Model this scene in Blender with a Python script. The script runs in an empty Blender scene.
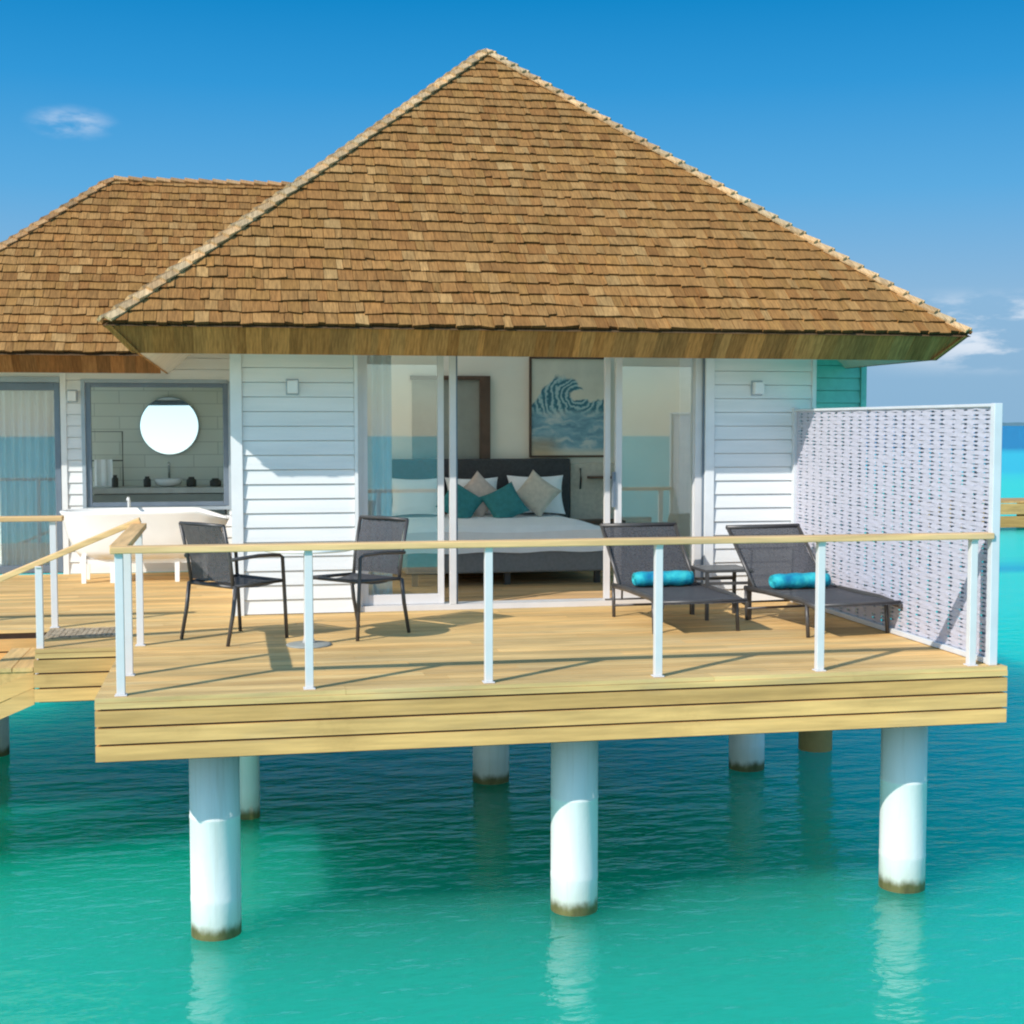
import bpy, math, random
from mathutils import Vector, Matrix
R = math.radians
C = bpy.context.scene.collection
scn = bpy.context.scene
rnd = random.Random(7)

# ------------------------------------------------------------------ camera
cam = bpy.data.cameras.new('camera')
camo = bpy.data.objects.new('camera', cam)
C.objects.link(camo)
camo.location = (0.8863, -8.7066, 1.65)
camo.rotation_euler = (math.pi/2 - 0.0621, 0, -0.1915)
cam.sensor_width = 36
cam.lens = 36*1396.86/1024
cam.clip_start = 0.1
cam.clip_end = 20000
scn.camera = camo

# ------------------------------------------------------------------ sun, sky, exposure
SUN = Vector((-0.98, -0.73, 0.88)).normalized()
EL = math.asin(SUN.z)
AZ = math.atan2(SUN.x, SUN.y)
sl = bpy.data.lights.new('sun', 'SUN')
sl.energy = 2.65
sl.angle = R(0.5)
sl.color = (1.0, 0.95, 0.87)
so = bpy.data.objects.new('sun', sl)
C.objects.link(so)
so.rotation_euler = (-SUN).to_track_quat('-Z', 'Y').to_euler()
so.location = SUN*60

scn.view_settings.view_transform = 'Standard'
scn.view_settings.look = 'None'
scn.view_settings.exposure = 0.68
scn.view_settings.gamma = 1.0
scn.cycles.filter_width = 2.1
scn.cycles.diffuse_bounces = 12
scn.cycles.max_bounces = 16
scn.cycles.transparent_max_bounces = 24

W = bpy.data.worlds.new('World')
scn.world = W
W.use_nodes = True
nt = W.node_tree
nt.nodes.clear()


class NT:
    """small helper to wire nodes"""
    def __init__(s, tree):
        s.t = tree

    def n(s, typ, **kw):
        nd = s.t.nodes.new(typ)
        ins = kw.pop('ins', {})
        for k, v in kw.items():
            setattr(nd, k, v)
        for k, v in ins.items():
            if isinstance(v, bpy.types.NodeSocket):
                s.t.links.new(v, nd.inputs[k])
            else:
                nd.inputs[k].default_value = v
        return nd

    def math(s, op, a, b=0.0, clamp=False):
        return s.n('ShaderNodeMath', operation=op, use_clamp=clamp, ins={0: a, 1: b}).outputs[0]

    def mix(s, fac, a, b, blend='MIX'):
        nd = s.n('ShaderNodeMix', data_type='RGBA', blend_type=blend)
        for k, v in ((0, fac), (6, a), (7, b)):
            if isinstance(v, bpy.types.NodeSocket):
                s.t.links.new(v, nd.inputs[k])
            elif k and len(v) == 3:
                nd.inputs[k].default_value = (*v, 1)
            else:
                nd.inputs[k].default_value = v
        return nd.outputs[2]

    def ramp(s, fac, stops, interp='LINEAR'):
        nd = s.n('ShaderNodeValToRGB', ins={0: fac})
        cr = nd.color_ramp
        cr.interpolation = interp
        while len(cr.elements) < len(stops):
            cr.elements.new(0.5)
        for e, (p, c) in zip(cr.elements, stops):
            e.position = p
            e.color = (*c, 1) if len(c) == 3 else c
        return nd.outputs[0]

    def noise(s, vec, scale, detail=3, rough=0.55, out=0, **kw):
        nd = s.n('ShaderNodeTexNoise', ins={'Vector': vec, 'Scale': scale, 'Detail': detail, 'Roughness': rough}, **kw)
        return nd.outputs[out]

    def mapv(s, vec, scale=(1, 1, 1), loc=(0, 0, 0), rot=(0, 0, 0)):
        return s.n('ShaderNodeMapping', ins={'Vector': vec, 'Scale': scale, 'Location': loc, 'Rotation': rot}).outputs[0]

    def maprange(s, v, a, b, c=0.0, d=1.0, smooth=True):
        nd = s.n('ShaderNodeMapRange', interpolation_type='SMOOTHSTEP' if smooth else 'LINEAR',
                 ins={0: v, 1: a, 2: b, 3: c, 4: d})
        return nd.outputs[0]


w = NT(nt)
sky = w.n('ShaderNodeTexSky', sky_type='NISHITA', sun_disc=False, sun_elevation=EL, sun_rotation=AZ,
          altitude=0.0, air_density=1.0, dust_density=0.35, ozone_density=2.2)
hsv = w.n('ShaderNodeHueSaturation', ins={'Hue': 0.487, 'Saturation': 1.28, 'Value': 1.0, 'Color': sky.outputs[0]})
geo = w.n('ShaderNodeNewGeometry')
tc = w.n('ShaderNodeTexCoord')
sep = w.n('ShaderNodeSeparateXYZ', ins={0: tc.outputs['Generated']})
elev = sep.outputs[2]
cn = w.noise(w.mapv(tc.outputs['Generated'], (14, 14, 55)), 1.0, 6, 0.6)
low = w.math('MULTIPLY', w.maprange(elev, 0.03, 0.055), w.maprange(elev, 0.095, 0.07))
az = w.math('DIVIDE', sep.outputs[0], sep.outputs[1])
low = w.math('MULTIPLY', low, w.maprange(az, 0.44, 0.56))
cl = w.math('MULTIPLY', w.maprange(cn, 0.46, 0.62), low)
cl = w.math('MULTIPLY', cl, 0.75)
# one small wisp high on the left
wd = w.n('ShaderNodeVectorMath', operation='SUBTRACT', ins={0: tc.outputs['Generated'], 1: (-0.1072, 0.9741, 0.1993)}).outputs[0]
wd = w.mapv(wd, (1, 1, 2.6), rot=(0, R(17), 0))
wl = w.n('ShaderNodeVectorMath', operation='LENGTH', ins={0: wd}).outputs['Value']
wn = w.noise(w.mapv(tc.outputs['Generated'], (40, 40, 120)), 1.0, 4, 0.6)
wisp = w.math('MULTIPLY', w.maprange(wl, 0.034, 0.004), w.maprange(wn, 0.3, 0.7, 0.0, 0.42))
grad = w.ramp(elev, [(0.0, (1.15, 2.02, 2.90)), (0.05, (1.20, 2.08, 3.0)), (0.09, (1.15, 2.12, 3.15)), (0.16, (0.48, 1.80, 3.30)), (0.23, (0.14, 1.38, 3.02)), (0.30, (0.0, 1.0, 2.5))])
side = w.maprange(sep.outputs[1], -0.25, 0.25, 0.35, 1.0)
wgt = w.math('MULTIPLY', w.maprange(elev, 0.8, 0.42), side)
grad = w.mix(1.0, grad, (0.945, 0.945, 0.945), 'MULTIPLY')
c0 = w.mix(wgt, hsv.outputs[0], grad)
c1 = w.mix(w.math('ADD', cl, wisp, True), c0, (3.6, 3.8, 4.1))
bg = w.n('ShaderNodeBackground', ins={'Color': c1, 'Strength': 0.15})
out = w.n('ShaderNodeOutputWorld', ins={0: bg.outputs[0]})

# ------------------------------------------------------------------ materials


def mat(name, build):
    m = bpy.data.materials.new(name)
    m.use_nodes = True
    m.node_tree.nodes.clear()
    t = NT(m.node_tree)
    sh = build(t)
    t.n('ShaderNodeOutputMaterial', ins={0: sh})
    return m


def bsdf(t, col, rough=0.5, metal=0.0, bump=None, bstr=0.2, bdist=0.01, **kw):
    ins = {'Base Color': (*col, 1) if isinstance(col, tuple) and len(col) == 3 else col, 'Roughness': rough, 'Metallic': metal}
    ins.update(kw)
    if bump is not None:
        b = t.n('ShaderNodeBump', ins={'Height': bump, 'Strength': bstr, 'Distance': bdist})
        ins['Normal'] = b.outputs[0]
    return t.n('ShaderNodeBsdfPrincipled', ins=ins).outputs[0]


def objc(t):
    return t.n('ShaderNodeTexCoord').outputs['Object']


def plain(name, col, rough=0.5, metal=0.0, var=0.12, sc=6.0, bstr=0.05):
    def b(t):
        v = objc(t)
        n = t.noise(v, sc, 4)
        lo = tuple(c*(1-var) for c in col)
        hi = tuple(min(1, c*(1+var)) for c in col)
        c = t.ramp(n, [(0.3, lo), (0.7, hi)])
        return bsdf(t, c, rough, metal, t.noise(v, sc*12, 3), bstr, 0.004)
    return mat(name, b)


def wood_attr(name, axis=0, rough=0.75, streak=0.35, sc=1.0):
    """timber: each board's own tint (colour attribute) with grain along one axis"""
    def b(t):
        v = objc(t)
        s = [26*sc]*3
        s[axis] = 1.6*sc
        g = t.noise(t.mapv(v, tuple(s)), 1.0, 5, 0.6)
        s2 = [5*sc]*3
        s2[axis] = 0.9*sc
        g2 = t.noise(t.mapv(v, tuple(s2)), 1.0, 3, 0.5)
        a = t.n('ShaderNodeVertexColor', layer_name='Col').outputs[0]
        f = t.maprange(g, 0.25, 0.75, 1-streak, 1+streak*0.55)
        f2 = t.maprange(g2, 0.3, 0.7, 0.86, 1.1)
        c = t.mix(1.0, a, t.n('ShaderNodeCombineColor', ins={0: f, 1: f, 2: f}).outputs[0], 'MULTIPLY')
        c = t.mix(1.0, c, t.n('ShaderNodeCombineColor', ins={0: f2, 1: f2, 2: f2}).outputs[0], 'MULTIPLY')
        g3 = t.noise(t.mapv(v, tuple(0.8 if i_ == axis else 3.0 for i_ in range(3))), 1.0, 5, 0.65)
        grey = t.maprange(g3, 0.48, 0.72, 0.0, 0.45)
        c = t.mix(grey, c, t.mix(1.0, c, (0.84, 0.94, 1.25), 'MULTIPLY'))
        st = t.maprange(t.noise(t.mapv(v, (1.7, 1.7, 1.7), loc=(3, 7, 1)), 1.0, 6, 0.7), 0.55, 0.70, 0.0, 0.25)
        c = t.mix(st, c, t.mix(1.0, c, (0.62, 0.58, 0.52), 'MULTIPLY'))
        return bsdf(t, c, rough, 0, g, 0.25, 0.004, **{'Specular IOR Level': 0.2})
    return mat(name, b)


M = {}
M['deck'] = wood_attr('deck_timber', 0, 0.7, 0.22)
M['deck_y'] = wood_attr('deck_timber_along_y', 1, 0.7, 0.22)
M['rail'] = wood_attr('handrail_timber', 0, 0.6, 0.25)


def shake_b(t):
    v = objc(t)
    g = t.noise(t.mapv(v, (75, 7, 5)), 1.0, 4, 0.65)
    w_ = t.noise(v, 1.1, 4, 0.6)
    a = t.n('ShaderNodeVertexColor', layer_name='Col').outputs[0]
    f = t.maprange(g, 0.25, 0.75, 0.62, 1.25)
    c = t.mix(1.0, a, t.n('ShaderNodeCombineColor', ins={0: f, 1: f, 2: f}).outputs[0], 'MULTIPLY')
    # patches where the weather has bleached the cedar
    c = t.mix(t.maprange(w_, 0.42, 0.72, 0.0, 0.2), c, t.mix(1.0, c, (1.15, 1.28, 1.45), 'MULTIPLY'))
    return bsdf(t, c, 0.9, 0, g, 0.35, 0.006, **{'Specular IOR Level': 0.15})


M['shake'] = mat('cedar_shake', shake_b)


def siding_b(t):
    v = objc(t)
    n = t.noise(t.mapv(v, (1.2, 1.2, 14)), 1.0, 4)
    c = t.ramp(n, [(0.3, (0.76, 0.77, 0.76)), (0.7, (0.85, 0.85, 0.84))])
    return bsdf(t, c, 0.45, 0, t.noise(t.mapv(v, (3, 3, 60)), 1.0, 3), 0.06, 0.004)


M['siding'] = mat('white_siding', siding_b)
M['trim'] = plain('white_trim', (0.8, 0.81, 0.81), 0.4, 0, 0.04)
M['cream'] = plain('cream_soffit', (0.78, 0.70, 0.55), 0.6, 0, 0.08)
M['green'] = plain('sea_green_boards', (0.22, 0.66, 0.58), 0.4, 0, 0.12)
M['beige'] = plain('beige_plaster', (0.88, 0.80, 0.69), 0.8, 0, 0.04, 2)
M['ceiling'] = plain('ceiling_white', (0.92, 0.90, 0.87), 0.8, 0, 0.03)
M['alu'] = plain('white_aluminium', (0.70, 0.675, 0.665), 0.35, 0, 0.04)
M['steel'] = plain('blue_grey_frame', (0.16, 0.20, 0.25), 0.4, 0.2, 0.1)
M['steel2'] = plain('grey_frame', (0.36, 0.42, 0.47), 0.4, 0.2, 0.08)
M['char'] = plain('charcoal_aluminium', (0.085, 0.078, 0.075), 0.4, 0.3, 0.15)
M['headb'] = plain('dark_grey_upholstery', (0.055, 0.055, 0.06), 0.9, 0, 0.2, 30, 0.2)
M['base'] = plain('grey_upholstery', (0.22, 0.22, 0.22), 0.9, 0, 0.12, 30, 0.2)
M['linen'] = plain('white_linen', (0.92, 0.91, 0.91), 0.9, 0, 0.03, 8, 0.2)
M['teal'] = plain('teal_fabric', (0.035, 0.21, 0.22), 0.9, 0, 0.15, 20, 0.2)
M['sand'] = plain('sand_fabric', (0.60, 0.53, 0.44), 0.9, 0, 0.12, 20, 0.2)
M['pink'] = plain('blush_fabric', (0.60, 0.48, 0.42), 0.9, 0, 0.12, 20, 0.2)
M['dkwood'] = plain('dark_brown_wood', (0.10, 0.055, 0.035), 0.55, 0, 0.2, 10)
M['niche'] = plain('grey_green_board', (0.30, 0.31, 0.28), 0.7, 0, 0.08)
M['enamel'] = plain('white_enamel', (0.90, 0.89, 0.87), 0.25, 0, 0.02)
M['chrome'] = plain('chrome', (0.75, 0.76, 0.78), 0.15, 1.0, 0.03)
M['dark'] = plain('dark_object', (0.05, 0.045, 0.04), 0.5, 0, 0.2)
M['stone'] = plain('grey_counter', (0.50, 0.49, 0.46), 0.5, 0, 0.15)
M['lampw'] = plain('lamp_housing', (0.82, 0.83, 0.83), 0.4, 0, 0.03)
M['wicker'] = plain('white_woven_resin', (0.52, 0.51, 0.585), 0.5, 0, 0.06, 40)
M['mat'] = plain('beige_doormat', (0.42, 0.33, 0.22), 0.95, 0, 0.45, 22, 0.6)
M['curtain'] = plain('sheer_curtain', (0.85, 0.86, 0.86), 0.9, 0, 0.03)
M['jetty'] = plain('orange_timber', (0.55, 0.30, 0.10), 0.7, 0, 0.25, 2)


def mirror_b(t):
    return bsdf(t, (0.93, 0.95, 0.95), 0.02, 1.0)


M['mirror'] = mat('mirror', mirror_b)


def tiles_b(t):
    v = objc(t)
    br = t.n('ShaderNodeTexBrick', ins={'Vector': t.mapv(v, (1, 1, 1), rot=(R(90), 0, 0)), 'Color1': (0.74, 0.73, 0.64, 1), 'Color2': (0.79, 0.78, 0.69, 1),
             'Mortar': (0.58, 0.57, 0.5, 1), 'Scale': 1.0, 'Mortar Size': 0.006, 'Brick Width': 0.6, 'Row Height': 0.16})
    return bsdf(t, br.outputs[0], 0.35)


M['tiles'] = mat('grey_tiles', tiles_b)


def glass_b(fac):
    def b(t):
        tr = t.n('ShaderNodeBsdfTransparent', ins={'Color': (0.93, 0.97, 0.965, 1)})
        gl = t.n('ShaderNodeBsdfGlossy', ins={'Color': (0.95, 0.98, 1, 1), 'Roughness': 0.015})
        fr = t.n('ShaderNodeFresnel', ins={'IOR': 1.5}).outputs[0]
        f = t.math('ADD', fr, fac, True)
        return t.n('ShaderNodeMixShader', ins={0: f, 1: tr.outputs[0], 2: gl.outputs[0]}).outputs[0]
    return b


M['glass'] = mat('sliding_glass', glass_b(0.07))
M['glass_dark'] = mat('tinted_glass', glass_b(0.05))


def frost_b(t):
    tr = t.n('ShaderNodeBsdfTranslucent', ins={'Color': (0.97, 0.93, 0.86, 1)})
    gl = t.n('ShaderNodeBsdfGlossy', ins={'Color': (1, 1, 1, 1), 'Roughness': 0.3})
    return t.n('ShaderNodeMixShader', ins={0: 0.06, 1: tr.outputs[0], 2: gl.outputs[0]}).outputs[0]


M['frost'] = mat('added_light_glazing', frost_b)


def sling_b(t):
    v = objc(t)
    tr = t.n('ShaderNodeBsdfTransparent', ins={'Color': (1, 1, 1, 1)})
    n = t.noise(v, 60, 2)
    p = bsdf(t, t.ramp(n, [(0.3, (0.055, 0.055, 0.06)), (0.7, (0.09, 0.09, 0.1))]), 0.7)
    return t.n('ShaderNodeMixShader', ins={0: 0.76, 1: tr.outputs[0], 2: p}).outputs[0]


M['sling'] = mat('charcoal_sling', sling_b)


def towel_b(t):
    v = objc(t)
    n = t.noise(v, 9, 4)
    c = t.ramp(n, [(0.34, (0.0, 0.16, 0.32)), (0.5, (0.005, 0.32, 0.42)), (0.66, (0.04, 0.50, 0.52))])
    return bsdf(t, c, 0.95, 0, t.noise(v, 90, 3), 0.5, 0.01)


M['towel'] = mat('turquoise_towel', towel_b)


def pile_b(t):
    v = t.n('ShaderNodeNewGeometry').outputs['Position']
    z = t.n('ShaderNodeSeparateXYZ', ins={0: v}).outputs[2]
    n = t.noise(t.mapv(v, (9, 9, 5)), 1.0, 4)
    zz = t.math('ADD', z, t.math('MULTIPLY', n, 0.13))
    st = t.maprange(zz, -1.52, -1.60)            # weed growing just above the tide line
    st2 = t.maprange(zz, -1.36, -1.58, 0, 0.3)
    base = t.ramp(t.noise(t.mapv(v, (6, 6, 1.2)), 1.0, 4), [(0.3, (0.72, 0.73, 0.72)), (0.7, (0.83, 0.83, 0.81))])
    drip = t.noise(t.mapv(v, (22, 22, 1.0)), 1.0, 4, 0.6)
    base = t.mix(t.maprange(drip, 0.52, 0.75, 0.0, 0.35), base, (0.52, 0.50, 0.42))
    c = t.mix(st2, base, (0.50, 0.46, 0.30))
    c = t.mix(st, c, t.ramp(n, [(0.3, (0.10, 0.085, 0.03)), (0.7, (0.24, 0.20, 0.07))]))
    return bsdf(t, c, 0.6, 0, t.noise(v, 30, 3), 0.15, 0.01)


M['pile'] = mat('painted_concrete_pile', pile_b)


def water_b(t):
    v = t.n('ShaderNodeNewGeometry').outputs['Position']
    s = t.n('ShaderNodeSeparateXYZ', ins={0: v})
    x, y = s.outputs[0], s.outputs[1]
    nbig = t.noise(t.mapv(v, (0.16, 0.30, 0)), 1.0, 4, 0.55)
    # lagoon floor: pale sand in front; shade under the house put into the colour
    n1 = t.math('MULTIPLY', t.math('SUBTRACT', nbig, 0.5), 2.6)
    house_shade = t.maprange(t.math('ADD', t.math('ADD', y, t.math('MULTIPLY', x, 0.22)), n1), 0.0, 5.5)
    c = t.mix(house_shade, (0.018, 0.43, 0.295), (0.0, 0.60, 0.29))
    c = t.mix(t.maprange(t.math('ADD', t.math('SUBTRACT', y, t.math('MULTIPLY', x, 0.3)), n1), 0.6, 3.4), c, (0.0, 0.46, 0.26))  # darker again at left, for the shade of the structures there
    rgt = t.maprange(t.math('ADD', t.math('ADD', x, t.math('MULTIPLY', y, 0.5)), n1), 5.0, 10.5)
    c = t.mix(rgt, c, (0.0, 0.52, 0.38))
    # sandbank then the deep sea beyond the reef
    nb = t.math('MULTIPLY', t.math('SUBTRACT', t.noise(t.mapv(v, (0.02, 0.10, 0)), 1.0, 3), 0.5), 14)
    yy = t.math('ADD', y, nb)
    c = t.mix(t.maprange(yy, 11, 17), c, (0.015, 0.52, 0.40))
    c = t.mix(t.math('MULTIPLY', t.maprange(yy, 18.5, 20), t.maprange(yy, 23, 20.5)), c, (0.0, 0.30, 0.40))
    c = t.mix(t.maprange(yy, 62, 90), c, (0.01, 0.36, 0.46))
    c = t.mix(t.maprange(t.math('ADD', y, t.math('MULTIPLY', nb, 4)), 130, 190), c, (0.0, 0.12, 0.26))
    c = t.mix(t.maprange(yy, -14, -26), c, (0.015, 0.30, 0.30))  # sea behind the camera toned down to dim its reflection in the panes
    w1 = t.noise(t.mapv(v, (1.5, 3.4, 0), rot=(0, 0, R(14))), 1.0, 3, 0.5, noise_dimensions='3D')
    w2 = t.noise(t.mapv(v, (5.5, 11, 0), rot=(0, 0, R(-9))), 1.0, 3, 0.55)
    h = t.math('ADD', t.math('MULTIPLY', w1, 0.65), t.math('MULTIPLY', w2, 0.22))
    b = t.n('ShaderNodeBump', ins={'Height': h, 'Strength': 0.5, 'Distance': 0.10}).outputs[0]
    p = t.n('ShaderNodeBsdfPrincipled', ins={'Base Color': c, 'Roughness': 0.6, 'IOR': 1.33, 'Specular IOR Level': 0.0,
            'Subsurface Weight': 1.0, 'Subsurface Radius': (0.35, 1.0, 1.0), 'Subsurface Scale': 11.0})
    gl = t.n('ShaderNodeBsdfGlossy', ins={'Color': (1, 1, 1, 1), 'Roughness': 0.05, 'Normal': b})
    fr = t.math('MINIMUM', t.n('ShaderNodeFresnel', ins={'IOR': 1.33, 'Normal': b}).outputs[0], 0.18)
    p = t.n('ShaderNodeMixShader', ins={0: fr, 1: p.outputs[0], 2: gl.outputs[0]})
    return p.outputs[0]


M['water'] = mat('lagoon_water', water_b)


def paint_b(t):
    """a loose painted breaking wave on a pale ground (own design)"""
    v = objc(t)
    s = t.n('ShaderNodeSeparateXYZ', ins={0: v})
    x, z = s.outputs[0], s.outputs[2]
    warp = t.noise(v, 5.0, 4, 0.6, out=1)
    vw = t.n('ShaderNodeVectorMath', operation='MULTIPLY_ADD', ins={0: warp, 1: (0.2, 0, 0.2), 2: v}).outputs[0]
    vv = t.n('ShaderNodeVectorMath', operation='SUBTRACT', ins={0: vw, 1: (0.10, 0, 0.10)}).outputs[0]
    st = t.n('ShaderNodeTexWave', wave_type='RINGS', rings_direction='SPHERICAL',
             ins={'Vector': t.mapv(vv, (1, 0, 1.15), loc=(-0.12, 0, -0.14)), 'Scale': 5.0, 'Distortion': 2.6, 'Detail': 4.0, 'Detail Scale': 2.2}).outputs[1]
    sw = t.ramp(st, [(0.1, (0.05, 0.16, 0.22)), (0.4, (0.10, 0.28, 0.34)), (0.65, (0.22, 0.42, 0.46)), (0.9, (0.42, 0.56, 0.58))])
    low = t.noise(t.mapv(vv, (3, 1, 11)), 1.0, 4)
    lw = t.ramp(low, [(0.3, (0.10, 0.22, 0.32)), (0.5, (0.24, 0.42, 0.50)), (0.66, (0.58, 0.62, 0.60))])
    c = t.mix(t.maprange(z, 0.0, -0.12), sw, lw)
    # the wave body: a curl to the left of centre falling away to the right
    s2 = t.n('ShaderNodeSeparateXYZ', ins={0: vv})
    wx, wz = s2.outputs[0], s2.outputs[2]
    crest = t.n('ShaderNodeFloatCurve', ins={1: t.maprange(wx, -0.46, 0.46, 0, 1, False)})
    cv = crest.mapping.curves[0]
    for p, (a, b_) in zip((0, 1), ((0.0, 0.45), (1.0, 0.62))):
        cv.points[p].location = (a, b_)
    for a, b_ in ((0.10, 0.62), (0.22, 0.76), (0.40, 0.83), (0.55, 0.80), (0.68, 0.69), (0.76, 0.58), (0.88, 0.57)):
        cv.points.new(a, b_)
    crest.mapping.update()
    ch = t.math('SUBTRACT', t.math('MULTIPLY', crest.outputs[0], 1.12), 0.56)
    body = t.maprange(t.math('SUBTRACT', ch, wz), -0.02, 0.02)
    hole = t.n('ShaderNodeVectorMath', operation='LENGTH', ins={0: t.mapv(vv, (0.70, 0, 1.7), loc=(-0.098, 0, -0.255))}).outputs['Value']
    body = t.math('MULTIPLY', body, t.maprange(hole, 0.085, 0.11))
    body = t.math('MULTIPLY', body, t.maprange(z, -0.55, -0.46))
    ground = t.ramp(t.noise(v, 4, 3), [(0.3, (0.66, 0.61, 0.51)), (0.7, (0.78, 0.72, 0.60))])
    c = t.mix(body, ground, c)
    warm = t.math('MULTIPLY', t.maprange(z, -0.30, -0.44), t.maprange(x, 0.0, -0.3))
    c = t.mix(t.math('MULTIPLY', warm, 0.6), c, (0.55, 0.33, 0.14))
    return bsdf(t, c, 0.6, 0, low, 0.1, 0.004)


M['painting'] = mat('wave_painting', paint_b)

# ------------------------------------------------------------------ mesh builder


class MB:
    def __init__(s):
        s.v, s.f, s.c = [], [], []

    def add(s, vs, fs, col=None, dark=None):
        o = len(s.v)
        s.v += [tuple(p) for p in vs]
        for f in fs:
            s.f.append([i+o for i in f])
            s.c.append(col or (1, 1, 1))
        if dark:      # one face darkened: end grain plus the shadow line between shingle rows
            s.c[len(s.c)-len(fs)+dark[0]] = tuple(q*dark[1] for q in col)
        return s

    def hexa(s, p, col=None, dark=None):   # p: 4 bottom then 4 top
        return s.add(p, [(3, 2, 1, 0), (4, 5, 6, 7), (0, 1, 5, 4), (1, 2, 6, 5), (2, 3, 7, 6), (3, 0, 4, 7)], col, dark)

    def box(s, x0, x1, y0, y1, z0, z1, col=None):
        return s.hexa([(x0, y0, z0), (x1, y0, z0), (x1, y1, z0), (x0, y1, z0),
                       (x0, y0, z1), (x1, y0, z1), (x1, y1, z1), (x0, y1, z1)], col)

    def obox(s, c, ax, ay, az, col=None):    # centre and three half axes
        c, ax, ay, az = map(Vector, (c, ax, ay, az))
        return s.hexa([c-ax-ay-az, c+ax-ay-az, c+ax+ay-az, c-ax+ay-az, c-ax-ay+az, c+ax-ay+az, c+ax+ay+az, c-ax+ay+az], col)

    def tube(s, pts, r, n=10, col=None, closed=False, flat=None):
        pts = [Vector(p) for p in pts]
        m = len(pts)
        rings = []
        for i, p in enumerate(pts):
            a = pts[(i-1) % m] if (closed or i) else p
            b = pts[(i+1) % m] if (closed or i < m-1) else p
            d = (b-a).normalized()
            u = d.cross(Vector((0, 0, 1)))
            if u.length < 1e-3:
                u = d.cross(Vector((0, 1, 0)))
            u.normalize()
            v = u.cross(d)
            rr = r[i] if isinstance(r, (list, tuple)) else r
            fl = flat or (1, 1)
            rings.append([p+u*math.cos(2*math.pi*k/n)*rr*fl[0]+v*math.sin(2*math.pi*k/n)*rr*fl[1] for k in range(n)])
        vs = [q for rg in rings for q in rg]
        fs = []
        for i in range(m if closed else m-1):
            for k in range(n):
                a, b = i*n+k, i*n+(k+1) % n
                c2, d2 = ((i+1) % m)*n+(k+1) % n, ((i+1) % m)*n+k
                fs.append((a, d2, c2, b))
        if not closed:
            fs += [tuple(range(n)), tuple(range((m-1)*n+n-1, (m-1)*n-1, -1))]
        return s.add(vs, fs, col)

    def lathe(s, prof, c=(0, 0, 0), n=32, sx=1, sy=1, col=None):
        vs, fs = [], []
        for r, z in prof:
            for k in range(n):
                a = 2*math.pi*k/n
                vs.append((c[0]+r*sx*math.cos(a), c[1]+r*sy*math.sin(a), c[2]+z))
        for i in range(len(prof)-1):
            for k in range(n):
                fs.append((i*n+k, i*n+(k+1) % n, (i+1)*n+(k+1) % n, (i+1)*n+k))
        fs += [tuple(range(n-1, -1, -1)), tuple(range((len(prof)-1)*n, len(prof)*n))]
        return s.add(vs, fs, col)

    def build(s, name, m, parent=None, smooth=False, bevel=0.0, loc=(0, 0, 0), rot=(0, 0, 0)):
        me = bpy.data.meshes.new(name)
        me.from_pydata(s.v, [], s.f)
        me.update()
        ca = me.color_attributes.new('Col', 'FLOAT_COLOR', 'CORNER')
        i = 0
        for f, c in zip(s.f, s.c):
            for _ in f:
                ca.data[i].color = (c[0], c[1], c[2], 1)
                i += 1
        me.materials.append(m)
        if smooth:
            for p in me.polygons:
                p.use_smooth = len(p.vertices) == 4
        o = bpy.data.objects.new(name, me)
        C.objects.link(o)
        if parent:
            o.parent = parent
        o.location = loc
        o.rotation_euler = rot
        if bevel:
            b = o.modifiers.new('bevel', 'BEVEL')
            b.width = bevel
            b.segments = 2
            b.limit_method = 'ANGLE'
        return o


def tag(o, label=None, cat=None, group=None, kind=None):
    for k, v in (('label', label), ('category', cat), ('group', group), ('kind', kind)):
        if v:
            o[k] = v
    return o


def thing(name, label, cat, loc=(0, 0, 0), rz=0, group=None):
    o = bpy.data.objects.new(name, None)
    o.empty_display_size = 0.2
    C.objects.link(o)
    o.location = loc
    o.rotation_euler = (0, 0, rz)
    return tag(o, label, cat, group)


def copy_tree(o, parent=None):
    c = o.copy()
    C.objects.link(c)
    if parent:
        c.parent = parent
    for ch in list(o.children):
        copy_tree(ch, c)
    return c


def tint(base, var, warm=0.0):
    k = 1+rnd.uniform(-var, var)
    wv = rnd.uniform(-warm, warm)
    return (base[0]*k*(1+wv), base[1]*k, base[2]*k*(1-wv))


# ------------------------------------------------------------------ water
WZ = -1.70
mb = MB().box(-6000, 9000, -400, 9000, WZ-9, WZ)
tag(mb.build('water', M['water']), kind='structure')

# ------------------------------------------------------------------ deck
DW, DL = 6.03, 3.6
DECK = (0.75, 0.48, 0.19)
FASC = (0.78, 0.455, 0.165)
deck = thing('timber_deck', 'pale timber deck on white piles around the front and left of the villa', 'deck')
mb = MB()
BW, GAP, TH = 0.14, 0.009, 0.028


def boards_u(mb, u0, u1, v0, v1, z=0.0, base=DECK, seg=True):
    v = v0
    while v < v1-0.01:
        e = min(v+BW-GAP, v1)
        xs = [u0]
        if seg:
            x = u0+rnd.uniform(0.8, 3.0)
            while x < u1-0.5:
                xs.append(x)
                x += rnd.uniform(2.2, 3.6)
        xs.append(u1)
        for a, b in zip(xs, xs[1:]):
            mb.box(a+0.001, b-0.001, v, e, z-TH+rnd.uniform(-0.001, 0.001), z+rnd.uniform(-0.0012, 0.0012), tint(base, 0.15, 0.05))
        v += BW


boards_u(mb, 0.0, DW, -0.03, 3.06)
boards_u(mb, -0.62, -0.002, 1.97, 3.06, seg=False)
boards_u(mb, -5.0, DW+0.012, 3.06, 7.4)
mb.build('decking', M['deck'], deck)
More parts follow.
